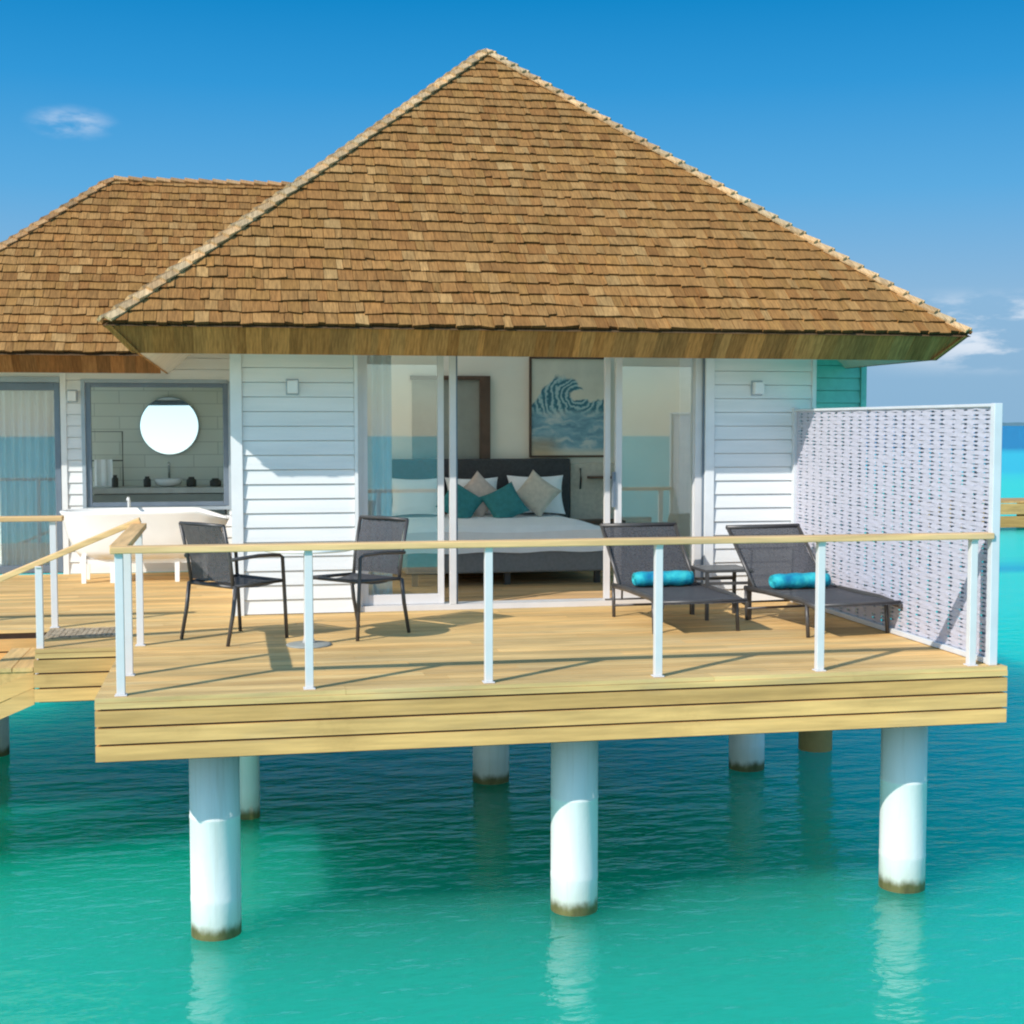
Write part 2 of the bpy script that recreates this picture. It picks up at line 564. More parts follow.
# dark joists below close the gaps
mb = MB()
mb.box(0.03, DW-0.03, 0.02, 3.55, -0.2, -0.032)
mb.box(-0.6, 0.6, 2.02, 3.1, -0.2, -0.033)
mb.box(-4.98, DW-0.03, 3.1, 7.4, -0.2, -0.034)
for u in (0.7, 3.12, 5.57):
    mb.box(u-0.1, u+0.1, 0.1, 7.3, -0.38, -0.203)
mb.build('joists', M['dkwood'], deck)


def nosing(p0, p1, parent):
    (a, b), (c, d) = p0, p1
    return MB().box(a, c, b-0.034, b-0.002, -0.066, -0.0305, tint(DECK, 0.05, 0.02)).build('nosing', M['deck'], parent)


def fascia(p0, p1, ztop, n, h, th=0.03, parent=None, base=FASC, name='fascia', gap=0.012, m=None):
    p0, p1 = Vector((*p0, 0)), Vector((*p1, 0))
    d = (p1-p0).normalized()
    nrm = Vector((d.y, -d.x, 0))
    mb = MB()
    z = ztop
    for i in range(n):
        c = (p0+p1)/2
        off = nrm*(th/2+rnd.uniform(0.0, 0.006))
        mb.obox(c+off+Vector((0, 0, z-h/2)), d*(p1-p0).length/2, nrm*th/2, Vector((0, 0, h/2-gap/2-rnd.uniform(0, 0.002))), tint(tuple(q*(0.86, 1.04, 1.08)[i % 3] for q in base), 0.05, 0.03))
        z -= h
    # dark backing behind the gaps
    return mb.build(name, m or M['deck'], parent)


H3 = 0.108
fascia((0.0, 0.0), (DW, 0.0), -0.072, 3, H3, parent=deck)
fascia((DW-0.035, 0.001), (DW-0.035, 4.5), -0.072, 3, H3, parent=deck, m=M['deck_y'])
fascia((0.035, 3.0), (0.035, 0.001), -0.072, 3, H3, parent=deck, m=M['deck_y'])
fascia((-0.63, 2.0), (-0.031, 2.0), -0.072, 3, H3, parent=deck)
fascia((-5.0, 3.09), (-0.63, 3.09), -0.072, 3, H3, parent=deck)
nosing((0.0, 0.0), (DW, 0.0), deck)
nosing((-0.62, 2.0), (-0.004, 2.0), deck)
mb = MB().box(0.04, DW-0.04, 0.004, 0.02, -0.40, -0.036).box(-0.60, -0.03, 2.004, 2.018, -0.40, -0.036)
mb.build('fascia_backing', M['dkwood'], deck)

stairs = thing('timber_stairs', 'timber stairs leading down from the deck landing at the left edge of the photo', 'stairs', (-0.64, 2.5, -0.14))
SLP = 0.42
RUN, RIS = 0.30, 0.126
for k in range(9):
    x0 = -0.002-RUN*(k+1)
    z0 = -RIS*k-0.0
    mb = MB()
    for b_ in range(2):
        mb.box(x0+b_*0.15+0.003, x0+b_*0.15+0.147, -0.478, 0.50, z0-0.03, z0, tint(DECK, 0.08, 0.03))
    mb.box(x0+0.022, x0+RUN-0.004, -0.468, -0.446, z0-RIS-0.10, z0-0.032, tint(FASC, 0.08, 0.03))
    mb.box(x0-0.004, x0+0.02, -0.474, 0.50, z0-RIS-0.02, z0-0.032, tint(FASC, 0.08, 0.03))
    mb.build('tread', M['deck_y'], stairs)
for v0, nm in ((-0.47, 'stringer'), (0.505, 'stringer')):
    for k in range(2):
        zt = -0.034-0.125*k
        L_ = 2.7
        MB().hexa([(-L_, v0, zt-0.118-SLP*L_), (0.0, v0, zt-0.118), (0.0, v0+0.026, zt-0.118), (-L_, v0+0.026, zt-0.118-SLP*L_),
                   (-L_, v0, zt-SLP*L_), (0.0, v0, zt), (0.0, v0+0.026, zt), (-L_, v0+0.026, zt-SLP*L_)], tint(FASC, 0.06, 0.03)).build(nm, M['deck'], stairs)

# ------------------------------------------------------------------ piles


def pile(u, v, r, top, label, group, m=None):
    mb = MB().lathe([(r, -3.0-top), (r, WZ-top+0.22), (r*1.012, WZ-top+0.23), (r*1.012, WZ-top+0.26), (r, WZ-top+0.27), (r*1.003, WZ-top+0.78), (r*1.016, WZ-top+0.785), (r*1.016, WZ-top+0.80), (r*0.997, WZ-top+0.805), (r, -0.01)], n=40)
    o = mb.build('pile', m or M['pile'], None, True, loc=(u, v, top))
    return tag(o, label, 'pile', group)


for u, l in ((0.69, 'large white pile in front, leftmost under the deck'), (3.12, 'large white pile in front, in the middle under the deck'),
             (5.57, 'large white pile in front, rightmost under the deck')):
    pile(u, 0.55, 0.163, -0.39, l, 'white piles under the front edge of the deck')
for u, v, l in ((0.91, 3.3, 'slim white pile standing right behind the left front pile'), (3.17, 4.12, 'short-looking white pile left of the middle front pile'),
                (5.71, 4.11, 'short-looking white pile between the middle and right front piles'), (6.70, 4.75, 'brown-stained short pile right of the rear white pile')):
    pile(u, v, 0.172 if v > 3.5 else 0.10, -0.25, l, 'piles standing further back under the villa', M['jetty'] if u > 6 else None)
pile(-1.62, 6.1, 0.15, -0.39, 'white pile beyond the stairs at the left edge of the photo', 'piles standing further back under the villa')

# ------------------------------------------------------------------ villa
villa = thing('overwater_villa', 'white boarded overwater villa with two brown shingled hipped roofs', 'villa', (3.5, 5, 0))
VO = Vector((3.5, 5, 0))


def vb(mb, name, m, parent=villa, **kw):
    """build in world coordinates below the villa"""
    o = mb.build(name, m, parent, **kw)
    if parent is villa:
        o.location = -VO
    return o


WT = 2.95


def siding(u0, u1, v, z0, z1, name='wall', trims=(0, 0), m=None, holes=()):
    """lap boards on a wall facing -v; holes: (u0,u1,z0,z1)"""
    mb = MB()
    z = z0
    h = 0.126
    while z < z1-0.02:
        e = min(z+h, z1)
        spans = [(u0, u1)]
        for (a, b, c, d) in holes:
            if z+0.02 < d and e-0.02 > c:
                ns = []
                for s0, s1 in spans:
                    if a > s0:
                        ns.append((s0, min(a, s1)))
                    if b < s1:
                        ns.append((max(b, s0), s1))
                spans = ns
        for s0, s1 in spans:
            if s1-s0 < 0.01:
                continue
            lo, hi = v-0.026, v-0.010
            mb.hexa([(s0, lo, z+0.006), (s1, lo, z+0.006), (s1, v+0.02, z+0.006), (s0, v+0.02, z+0.006),
                     (s0, hi, e), (s1, hi, e), (s1, v+0.02, e), (s0, v+0.02, e)])
            # core
            mb.box(s0+0.002, s1-0.002, v+0.02, v+0.10, z, e)
        z = e
    return vb(mb, name, m or M['siding'])


siding(0.90, 1.86, 3.6, 0.0, WT)
siding(5.16, 6.11, 3.6, 0.0, WT)
# corner boards
for b_ in ((0.80, 0.898, 3.555, 3.70, -0.02, WT), (1.862, 1.892, 3.56, 3.70, 0, WT), (5.075, 5.158, 3.56, 3.70, 0, WT), (6.112, 6.15, 3.56, 3.70, -0.02, WT)):
    vb(MB().box(*b_), 'corner_board', M['trim'])
# header above the door opening
siding(1.893, 5.074, 3.6, 2.45, WT)
# left flank, right flank (with an unseen opening added to let daylight in), back
mb = MB()
z = 0
while z < WT:
    for v0, v1 in ((3.70, 4.1), (4.1, 7.0), (7.0, 7.4)):
        if v0 == 4.1 and 0.2 < z+0.06 < 2.4:
            continue
        mb.hexa([(0.80, v0, z+0.005), (0.90, v0, z+0.005), (0.90, v1, z+0.005), (0.80, v1, z+0.005),
                 (0.812, v0, z+0.126), (0.90, v0, z+0.126), (0.90, v1, z+0.126), (0.812, v1, z+0.126)])
    z += 0.126
vb(mb, 'wall', M['siding'])
# frosted window added unseen in the left flank to brighten the bedroom
fw = vb(MB().box(0.81, 0.90, 4.1, 4.16, 0.15, 2.46).box(0.81, 0.90, 6.94, 7.0, 0.15, 2.46).box(0.81, 0.90, 4.16, 6.94, 0.15, 0.21).box(0.81, 0.90, 4.16, 6.94, 2.40, 2.46), 'added_side_window', M['alu'])
MB().box(0.85, 0.858, 4.16, 6.94, 0.21, 2.40).build('pane', M['frost'], fw)
mb = MB().box(6.05, 6.13, 3.70, 4.0, 0, 3.2)
mb.box(6.05, 6.13, 6.9, 7.6, 0, 3.2)
mb.box(6.05, 6.13, 4.0, 6.9, 2.35, 3.2)
vb(mb, 'wall', M['siding'])
siding(-3.2, 0.80, 7.4, 0.0, 3.2, holes=((-0.80, 0.75, 0.72, 2.13), (-2.75, -1.05, -0.1, 2.13)))
mb = MB().box(-1.06, -1.0, 7.365, 7.42, 0, 2.6)
vb(mb, 'corner_board', M['trim'])
vb(MB().box(-3.2, 6.1, 9.6, 9.7, 0, 2.45), 'wall', M['siding'])
vb(MB().box(-3.3, -3.2, 7.4, 9.7, 0, 0.25), 'wall', M['siding'])  # wing end left open above, unseen, so sun can light the bathroom
vb(MB().box(-3.3, -3.2, 9.5, 9.7, 0.25, 2.5), 'corner_board', M['trim'])
siding(6.152, 7.06, 4.6, -0.02, 2.5, m=M['green'])['label'] = 'sea green boarded side wall at the right end'
mb = MB().box(7.062, 7.12, 4.56, 4.72, -0.02, 2.5)
vb(mb, 'corner_board', M['green'])
mb = MB().box(6.03, 7.3, 4.2, 8.0, -0.25, -0.002, FASC)
vb(mb, 'side_platform', M['deck'])

# interior shell
EZ, E1 = 2.44, 7.156
vb(MB().box(0.905, 6.05, 7.40, 7.5, 0, 2.72), 'interior_wall', M['beige'])
vb(MB().box(0.902, 0.95, 3.75, 4.1, 0, 3.25).box(0.902, 0.95, 7.0, 7.39, 0, 3.25).box(0.902, 0.95, 4.1, 7.0, 0, 0.2).box(0.902, 0.95, 4.1, 7.0, 2.42, 3.25), 'interior_wall', M['beige'])
vb(MB().box(-3.2, -1.02, 7.5, 9.6, 2.55, 2.62), 'ceiling', M['ceiling'])
mb = MB()
boards_u(mb, 0.951, 6.04, 3.66, 7.39, 0.02, (0.72, 0.43, 0.19))
vb(mb, 'floor', M['deck'])
mb = MB().box(-3.2, 0.80, 7.52, 9.6, 0.0, 0.02)
vb(mb, 'floor', M['ceiling'])
# bathroom tiling
mb = MB().box(-3.15, 0.80, 9.4, 9.59, 0.02, 2.54).box(0.72, 0.799, 7.52, 9.4, 0.02, 2.54)
vb(mb, 'tiled_wall', M['tiles'])
# niche with a dark brown frame on the bedroom wall
nic = vb(MB().box(2.83, 3.62, 7.385, 7.399, 0.3, 2.17), 'niche_panel', M['niche'])
mb = MB().box(3.36, 3.62, 7.36, 7.384, 0.3, 2.17).box(3.621, 3.74, 7.33, 7.398, 0.3, 2.22).box(2.81, 3.620, 7.34, 7.398, 2.172, 2.22)
vb(MB().box(3.621, 3.74, 7.33, 7.398, 0.3, 2.22).box(2.81, 3.620, 7.34, 7.398, 2.172, 2.22), 'niche_frame', M['dkwood'])

# sliding glass doors


def glazed(name, u0, u1, v, z0, z1, st, m, gm, parent=villa, bottom=0.09, top=0.09, t=0.05):
    fr = MB().box(u0, u0+st, v, v+t, z0, z1).box(u1-st, u1, v, v+t, z0, z1)
    fr.box(u0+st, u1-st, v+0.002, v+t-0.002, z0, z0+bottom).box(u0+st, u1-st, v+0.002, v+t-0.002, z1-top, z1)
    f = vb(fr, name, m, parent, bevel=0.004)
    if gm is None:
        return f
    p = MB().box(u0+st, u1-st, v+t/2-0.004, v+t/2+0.004, z0+bottom, z1-top).build('pane', gm, f)
    return f


glazed('sliding_door', 1.93, 2.665, 3.66, 0.05, 2.44, 0.055, M['alu'], M['glass'])
glazed('sliding_door', 4.25, 5.05, 3.66, 0.05, 2.44, 0.06, M['alu'], M['glass'])
mb = MB().box(1.892, 1.93, 3.62, 3.78, 0.05, 2.45).box(2.71, 2.765, 3.60, 3.655, 0.05, 2.44)
mb.box(4.995, 5.074, 3.615, 3.655, 0.05, 2.45)
mb.box(4.165, 4.215, 3.72, 3.77, 0.05, 2.44).box(1.892, 5.074, 3.60, 3.80, 0.0, 0.048)
vb(mb, 'door_frame', M['alu'])
vb(MB().box(4.222, 4.246, 3.64, 3.70, 0.9, 1.22), 'door_handle', M['steel'])
vb(MB().box(2.766, 2.782, 3.62, 3.655, 0.05, 2.44), 'door_seal', M['steel'])
vb(MB().box(5.058, 5.075, 3.59, 3.614, 0.05, 2.45), 'door_seal', M['steel'])
# wing: bathroom window and the glass door
glazed('window', -0.80, 0.75, 7.40, 0.74, 2.12, 0.06, M['steel'], None, bottom=0.05, top=0.05)
vb(MB().box(-0.84, 0.79, 7.36, 7.395, 0.70, 0.737).box(0.752, 0.80, 7.37, 7.40, 0.72, 2.14).box(-0.84, -0.802, 7.37, 7.40, 0.738, 2.16).box(-0.80, 0.75, 7.37, 7.40, 2.122, 2.16), 'window_surround', M['steel2'])
glazed('glass_door', -2.74, -1.07, 7.40, 0.02, 2.12, 0.06, M['steel'], M['glass_dark'], bottom=0.08)
vb(MB().box(-1.95, -1.89, 7.395, 7.44, 0.1, 2.05), 'door_stile', M['steel'])
vb(MB().box(-2.80, -1.065, 7.36, 7.395, 2.122, 2.18), 'door_head', M['steel2'])

# ------------------------------------------------------------------ roofs
SH = [(0.33, 0.160, 0.050), (0.35, 0.175, 0.056), (0.38, 0.20, 0.068), (0.29, 0.132, 0.040), (0.42, 0.238, 0.088), (0.335, 0.168, 0.050), (0.32, 0.148, 0.045)]
SHW = [5, 6, 4, 2, 1, 4, 3]


def shcol():
    c = rnd.choices(SH, SHW)[0]
    return tint(c, 0.12, 0.03)


def shingle_plane(mb, P0, U, Vv, length, bounds, N, expo=0.152, skip=None):
    """P0 eave start, U along the eave, Vv up the slope; bounds(s)->(a,b) extents at slope distance s"""
    s = 0.0
    row = 0
    while s < length-0.03:
        a, b = bounds(s)
        a2, b2 = bounds(min(length, s+expo))
        rowt = rnd.uniform(0.92, 1.07)
        x = a-rnd.uniform(0, 0.1)
        sl_ = min(expo+0.07, length-s)
        while x < b:
            wd = rnd.uniform(0.055, 0.155)
            x0, x1 = max(x, a), min(x+wd-0.004, b)
            if x1-x0 > 0.01 and not (skip and skip(x0, x1, s)):
                a3, b3 = bounds(s+sl_)
                y0, y1 = min(max(x0, a3), b3), max(min(x1, b3), a3)
                if y1 < y0:
                    y0 = y1 = (y0+y1)/2
                jit = rnd.gauss(-0.002, 0.006)
                tk = rnd.uniform(0.015, 0.027)
                skw, tw = rnd.gauss(0, 0.003), rnd.gauss(0, 0.0025)
                c = shcol()
                c = tuple(q*rowt for q in c)
                q = lambda xx, ss, nn: P0+U*xx+Vv*ss+N*nn
                mb.hexa([q(x0, s+jit+skw, 0.004), q(x1, s+jit-skw, 0.004), q(y1, s+sl_, -0.012), q(y0, s+sl_, -0.012),
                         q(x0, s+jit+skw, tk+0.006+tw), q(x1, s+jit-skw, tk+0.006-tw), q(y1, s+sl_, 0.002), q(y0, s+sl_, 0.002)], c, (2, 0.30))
            x += wd
        s += expo
        row += 1


def hip_caps(mb, A, B, n1, n2, wd=0.068, expo=0.165, base=(0.60, 0.39, 0.20)):
    """overlapping cap shingles along the hip A (low) to B (high); n1,n2: inward directions lying on the two faces"""
    d = (B-A)
    L = d.length
    d.normalize()
    s = 0.03
    up = Vector((0, 0, 1))
    while s < L-0.02:
        c = tint(base, 0.25, 0.08)
        for n in (n1, n2):
            nn = n.normalized()
            fn = d.cross(nn)
            if fn.z < 0:
                fn = -fn
            e = min(s+expo+0.06, L+0.02)
            lo = A+d*s
            hi = A+d*e
            b0, b1 = fn*0.030, fn*0.014
            t0, t1 = fn*0.055, fn*0.020
            mb.hexa([lo+b0, lo+nn*wd+b0, hi+nn*wd+b1, hi+b1, lo+t0, lo+nn*wd+t0, hi+nn*wd+t1, hi+t1], c)
        s += expo


E0, E1, EV0, EV1, EZ, AP = -0.156, 7.156, 2.573, 9.885, 2.44, 5.618
AX, AY = 3.5, 6.229
apex = Vector((AX, AY, AP))
run = AX-E0
rise = AP-EZ
SL = math.hypot(run, rise)
roof = MB()
# solid underlay keeps light out
cor = [Vector((E0, EV0, EZ-0.02)), Vector((E1, EV0, EZ-0.02)), Vector((E1, EV1, EZ-0.02)), Vector((E0, EV1, EZ-0.02))]
roof.add([*cor, apex-Vector((0, 0, 0.03))], [(0, 1, 4)], (0.12, 0.07, 0.035))
k = run/SL
# side slopes cut out for unseen roof lights added to brighten the bedroom
BRN = (0.12, 0.07, 0.035)
LH = [(0.95, 3.95), (0.95, 7.20), (3.20, 7.00), (3.20, 6.15)]       # (u, v), low front, low back, high back, high front
RH = [(6.05, 3.95), (6.05, 8.50), (3.80, 6.28), (3.80, 6.18)]
lining = MB()


def slope_pieces(H, e0, sg):
    zf = lambda u, o: EZ-0.02-o+(u-e0)*sg*rise/run
    hf = lambda u: EV0+(u-e0)*sg
    hb = lambda u: EV1-(u-e0)*sg
    (ua, a0), (_, a1), (ub, b1), (_, b0) = H
    quads = [[(e0, EV0), (e0, EV1), (ua, hb(ua)), (ua, hf(ua))], [(ua, hf(ua)), (ua, a0), (ub, b0), (ub, hf(ub))],
             [(ua, a1), (ua, hb(ua)), (ub, hb(ub)), (ub, b1)], [(ub, hf(ub)), (ub, hb(ub)), (AX, AY)]]
    for q4 in quads:
        roof.add([(u, v, zf(u, 0) - (0.01 if u == AX else 0)) for u, v in q4], [tuple(range(len(q4)))], BRN)
        if abs(q4[0][0]-e0) > 0.01:
            lining.add([(u, v, zf(u, 0.05)) for u, v in q4], [tuple(range(len(q4)))])
    lo = [(u, v, zf(u, 0.012)) for u, v in H]
    pn = MB().hexa(lo+[(x, y, z+0.008) for x, y, z in lo])
    vb(pn, 'added_roof_light', M['frost'])


slope_pieces(LH, E0, 1)
slope_pieces(RH, E1, -1)
BV0, BV1 = 6.75, 9.0                      # added back slope light between these v
bk_ = lambda u, v, o=0.0: (u, v, EZ-0.02-o+(EV1-v)*rise/run)
bl_ = lambda v: E0+(EV1-v)
br_ = lambda v: E1-(EV1-v)
for q4 in ([bk_(E0, EV1), bk_(E1, EV1), bk_(br_(BV1), BV1), bk_(bl_(BV1), BV1)],
           [bk_(bl_(BV0), BV0), bk_(br_(BV0), BV0), (AX, AY, AP-0.03)],
           [bk_(bl_(BV1), BV1), bk_(bl_(BV1)+0.2, BV1), bk_(bl_(BV0)+0.2, BV0), bk_(bl_(BV0), BV0)],
           [bk_(br_(BV1)-0.2, BV1), bk_(br_(BV1), BV1), bk_(br_(BV0), BV0), bk_(br_(BV0)-0.2, BV0)]):
    roof.add(q4, [tuple(range(len(q4)))], BRN)
BH = [(br_(BV1)-0.2, BV1), (bl_(BV1)+0.2, BV1), (bl_(BV0)+0.2, BV0), (br_(BV0)-0.2, BV0)]
lo = [bk_(u, v, 0.012) for u, v in BH]
vb(MB().hexa(lo+[(x, y, z+0.008) for x, y, z in lo]), 'added_roof_light', M['frost'])
fl = lambda v: EZ-0.07+(v-EV0)*rise/run
lining.add([(E0+1.15, 3.72, fl(3.72)), (E1-1.15, 3.72, fl(3.72)), (AX, AY, AP-0.08)], [(0, 1, 2)])
vb(lining, 'ceiling_lining', M['ceiling'])


def in_quad(u, v, H):
    n_ = 0
    for (x0, y0), (x1, y1) in zip(H, H[1:]+H[:1]):
        n_ += 1 if (x1-x0)*(v-y0)-(y1-y0)*(u-x0) > 0 else -1
    return abs(n_) == len(H)


for P0, U in ((cor[0], Vector((1, 0, 0))), (cor[1], Vector((0, 1, 0))), (cor[2], Vector((-1, 0, 0))), (cor[3], Vector((0, -1, 0)))):
    P0 = P0+Vector((0, 0, 0.02))
    inn = Vector((-U.y, U.x, 0))
    Vv = (inn*run+Vector((0, 0, rise))).normalized()
    N = U.cross(Vv)
    sk = None
    if U.y > 0.5:
        sk = lambda x0, x1, s: in_quad(E1-k*(s+0.1), EV0+(x0+x1)/2, RH)
    elif U.x < -0.5:
        sk = lambda x0, x1, s: in_quad(E1-(x0+x1)/2, EV1-k*(s+0.1), BH)
    elif U.y < -0.5:
        sk = lambda x0, x1, s: in_quad(E0+k*(s+0.1), EV1-(x0+x1)/2, LH)
    shingle_plane(roof, P0, U, Vv, SL, lambda s: (k*s, 2*run-k*s), N, skip=sk)
roofo = vb(roof, 'roof', M['shake'])


def child_of_roof(mb, name, m, parent):
    return mb.build(name, m, parent)


for i in range(4):
    A = cor[i]+Vector((0, 0, 0.02))
    h1 = Vector((1, 0, 0)) if i in (0, 3) else Vector((-1, 0, 0))
    h2 = Vector((0, 1, 0)) if i in (0, 1) else Vector((0, -1, 0))
    d = (apex-A).normalized()
    mb = MB()
    # directions on each face perpendicular to the hip
    n1 = h1-d*h1.dot(d)
    n2 = h2-d*h2.dot(d)
    hip_caps(mb, A, apex+Vector((0, 0, 0.01)), n1, n2)
    mb.build('hip_cap', M['shake'], roofo)


def skirt(mb, P, Q, inn, d_in, drop, mit0, mit1, col=(0.41, 0.205, 0.065)):
    """inward-leaning shakes below an eave from P to Q"""
    U = (Q-P).normalized()
    L = (Q-P).length
    x = 0.0
    while x < L:
        wd = rnd.uniform(0.05, 0.17)
        x1 = min(x+wd, L)
        c = tint(col, 0.28, 0.07)
        f = lambda xx, t: P+U*min(max(xx, t*d_in*mit0), L-t*d_in*mit1)+inn*(d_in*t)-Vector((0, 0, drop*t))
        o = inn*0.03
        j = rnd.uniform(0, 0.008)
        mb.hexa([f(x, 1)+o+inn*j, f(x1, 1)+o+inn*j, f(x1, 1)+o*2, f(x, 1)+o*2, f(x, 0)+o+inn*j, f(x1, 0)+o+inn*j, f(x1, 0)+o*2, f(x, 0)+o*2], c)
        x = x1
    return mb


mb = MB()
ez = EZ-0.012
cc = [Vector((E0, EV0, ez)), Vector((E1, EV0, ez)), Vector((E1, EV1, ez)), Vector((E0, EV1, ez))]
for i in range(4):
    U = (cc[(i+1) % 4]-cc[i]).normalized()
    skirt(mb, cc[i], cc[(i+1) % 4], Vector((-U.y, U.x, 0)), 0.20, 0.205, 1, 1)
mb.build('eave_skirt', M['shake'], roofo)
# sloping cream soffit behind the skirt
mb = MB()
i0 = 0.255
zz0 = EZ-0.215
inner = [Vector((E0+i0, EV0+i0, zz0)), Vector((E1-i0, EV0+i0, zz0)), Vector((E1-i0, EV1-i0, zz0)), Vector((E0+i0, EV1-i0, zz0))]
q = 1.35
inner2 = [Vector((E0+q, EV0+q, zz0+(q-i0)*0.867)), Vector((E1-q, EV0+q, zz0+(q-i0)*0.867)), Vector((E1-q, EV1-q, zz0+(q-i0)*0.867)), Vector((E0+q, EV1-q, zz0+(q-i0)*0.867))]
dz = Vector((0, 0, 0.03))
for i in range(4):
    j = (i+1) % 4
    mb.hexa([inner[i], inner[j], inner2[j], inner2[i], inner[i]+dz, inner[j]+dz, inner2[j]+dz, inner2[i]+dz])
mb.build('soffit', M['cream'], roofo)

# lower wing roof to the left
WE0, WEV, WEZ, WRZ, WRV = -3.1, 6.4, 2.40, 4.60, 8.9
wrun, wrise = WRV-WEV, WRZ-WEZ
WSL = math.hypot(wrun, wrise)
kk = wrun/WSL
wr = MB()
RE = 2.3
P0 = Vector((WE0, WEV, WEZ))
vz = lambda s: wrise*s/WSL+WEZ
uval = lambda s: E0+(max(vz(s)-EZ, -0.05))/0.867+0.12-WE0
RL, RR = Vector((-0.6, WRV, WRZ)), Vector((RE, WRV, WRZ))
wr.add([P0-dz, (E0+0.2, WEV, WEZ-0.03), RR-dz, RL-dz, (WE0, WRV+wrun, WEZ-0.03), (E0+0.2, WRV+wrun, WEZ-0.03)], [(0, 1, 2, 3), (0, 3, 4)], (0.12, 0.07, 0.035))
q4 = [RL-dz, RR-dz, Vector((E0+0.2, WRV+wrun, WEZ-0.03)), Vector((WE0, WRV+wrun, WEZ-0.03))]
vb(MB().hexa([tuple(p) for p in q4]+[tuple(p+Vector((0, 0, 0.01))) for p in q4]), 'added_roof_light', M['frost'])  # wing back slope made an unseen added light for the bathroom
zl_ = WEZ+(7.5-WEV)*wrise/wrun-0.06
lq = [Vector((WE0+1.2, 7.5, zl_)), Vector((0.7, 7.5, zl_)), RR-dz*2, RL-dz*2]
vb(MB().add(lq, [(0, 1, 2, 3)]), 'ceiling_lining', M['ceiling'])
shingle_plane(wr, P0, Vector((1, 0, 0)), Vector((0, wrun, wrise)).normalized(), WSL, lambda s: (kk*s, uval(s)), Vector((0, -wrise, wrun)).normalized())
shingle_plane(wr, Vector((WE0, WRV+wrun, WEZ)), Vector((0, -1, 0)), Vector((wrun, 0, wrise)).normalized(), WSL, lambda s: (kk*s, 2*wrun-kk*s), Vector((-wrise, 0, wrun)).normalized())
wro = vb(wr, 'roof', M['shake'])
wro['label'] = 'lower shingled wing roof on the left'
mb = MB()
A = P0+Vector((0, 0, 0))
d = (RL-A).normalized()
n1 = Vector((1, 0, 0))-d*d.x
n2 = Vector((0, 1, 0))-d*d.y
hip_caps(mb, A, RL, n1, n2, base=(0.48, 0.27, 0.12))
mb.build('hip_cap', M['shake'], wro)
mb = MB()
hip_caps(mb, RL, RR, Vector((0, wrun, -wrise)), Vector((0, -wrun, -wrise)), base=(0.48, 0.27, 0.12))
mb.build('ridge_cap', M['shake'], wro)
mb = MB()
skirt(mb, Vector((WE0, WEV, WEZ-0.012)), Vector((0.06, WEV, WEZ-0.012)), Vector((0, 1, 0)), 0.18, 0.19, 1, 0, (0.28, 0.13, 0.045))
mb.build('eave_skirt', M['shake'], wro)
MB().hexa([(WE0+0.2, WEV+0.25, 2.2), (0.03, WEV+0.25, 2.2), (0.03, 7.38, 2.9), (WE0+0.2, 7.38, 2.9),
           (WE0+0.2, WEV+0.25, 2.23), (0.03, WEV+0.25, 2.23), (0.03, 7.38, 2.93), (WE0+0.2, 7.38, 2.93)]).build('soffit', M['cream'], wro)

# ------------------------------------------------------------------ wall lights


def wall_light(u, v, z, label):
    t = thing('wall_light', label, 'wall light', (u, v-0.03, z), 0, 'square wall lights')
    MB().box(-0.055, 0.055, 0, 0.02, -0.07, 0.07).build('back_plate', M['steel2'], t, bevel=0.003)
    MB().box(-0.045, 0.045, -0.07, -0.001, -0.055, 0.055).build('lamp_housing', M['lampw'], t, bevel=0.006)
    return t


wall_light(1.33, 3.6, 1.98, 'small square white wall light on the boards left of the bedroom doors')
wall_light(5.57, 3.6, 1.99, 'small square white wall light on the boards right of the bedroom doors')
wall_light(-0.93, 7.4, 1.97, 'small square white wall light beside the bathroom window')

# ------------------------------------------------------------------ railings
RZ = 0.915


def post(parent, u, v, z0, z1):
    mb = MB().box(-0.025, 0.025, -0.025, 0.025, 0.008, z1-z0)
    mb.box(-0.037, 0.037, -0.037, 0.037, 0, 0.008)
    mb.box(-0.024, 0.024, -0.036, 0.036, z1-z0, z1-z0+0.012)
    o = mb.build('post', M['alu'], parent, bevel=0.003)
    o.location = Vector((u, v, z0))-parent.location
    return o


def handrail(parent, p, q, wd=0.11, th=0.042, cut=0.0):
    p, q = Vector(p), Vector(q)
    d = (q-p).normalized()
    side = d.cross(Vector((0, 0, 1))).normalized()
    up = side.cross(d)
    mb = MB()
    mb.obox((p+q)/2-up*th/2-parent.location, d*(q-p).length/2, side*wd/2, up*th/2, tint((0.88, 0.54, 0.24), 0.06, 0.02))
    return mb.build('handrail', M['rail'] if abs(d.x) > abs(d.y) else M['deck_y'], parent, bevel=0.006)


fr = thing('deck_railing', 'long front railing with flat timber handrail and six white posts', 'railing', (3, 0.05, 0))
for u in (0.15, 1.29, 2.43, 3.56, 4.69, 5.80):
    post(fr, u, 0.05, 0, RZ-0.054)
handrail(fr, (0.10, 0.05, RZ), (5.93, 0.05, RZ))
sr = thing('deck_railing', 'short railing along the left edge of the deck by the landing', 'railing', (0.13, 1.2, 0))
for v, u in ((0.75, 0.145), (2.03, 0.13)):
    post(sr, u, v, 0, RZ-0.054 if v < 2 else 0.87)
handrail(sr, (0.145, 0.108, RZ+0.002), (0.13, 2.08, RZ+0.002))
gr = thing('stair_railing', 'sloping railing of the timber stairs that run down to the left', 'railing', (-0.65, 2.0, -0.16))
post(gr, -0.59, 2.045, -0.19, 0.60)
post(gr, -2.2, 2.045, -0.85, -0.07)
handrail(gr, (0.13, 2.10, 0.958), (-2.5, 2.03, -0.14))
br = thing('deck_railing', 'far left straight railing in front of the glass door', 'railing', (-1.5, 3.12, 0))
post(br, -0.62, 3.12, 0, RZ-0.054)
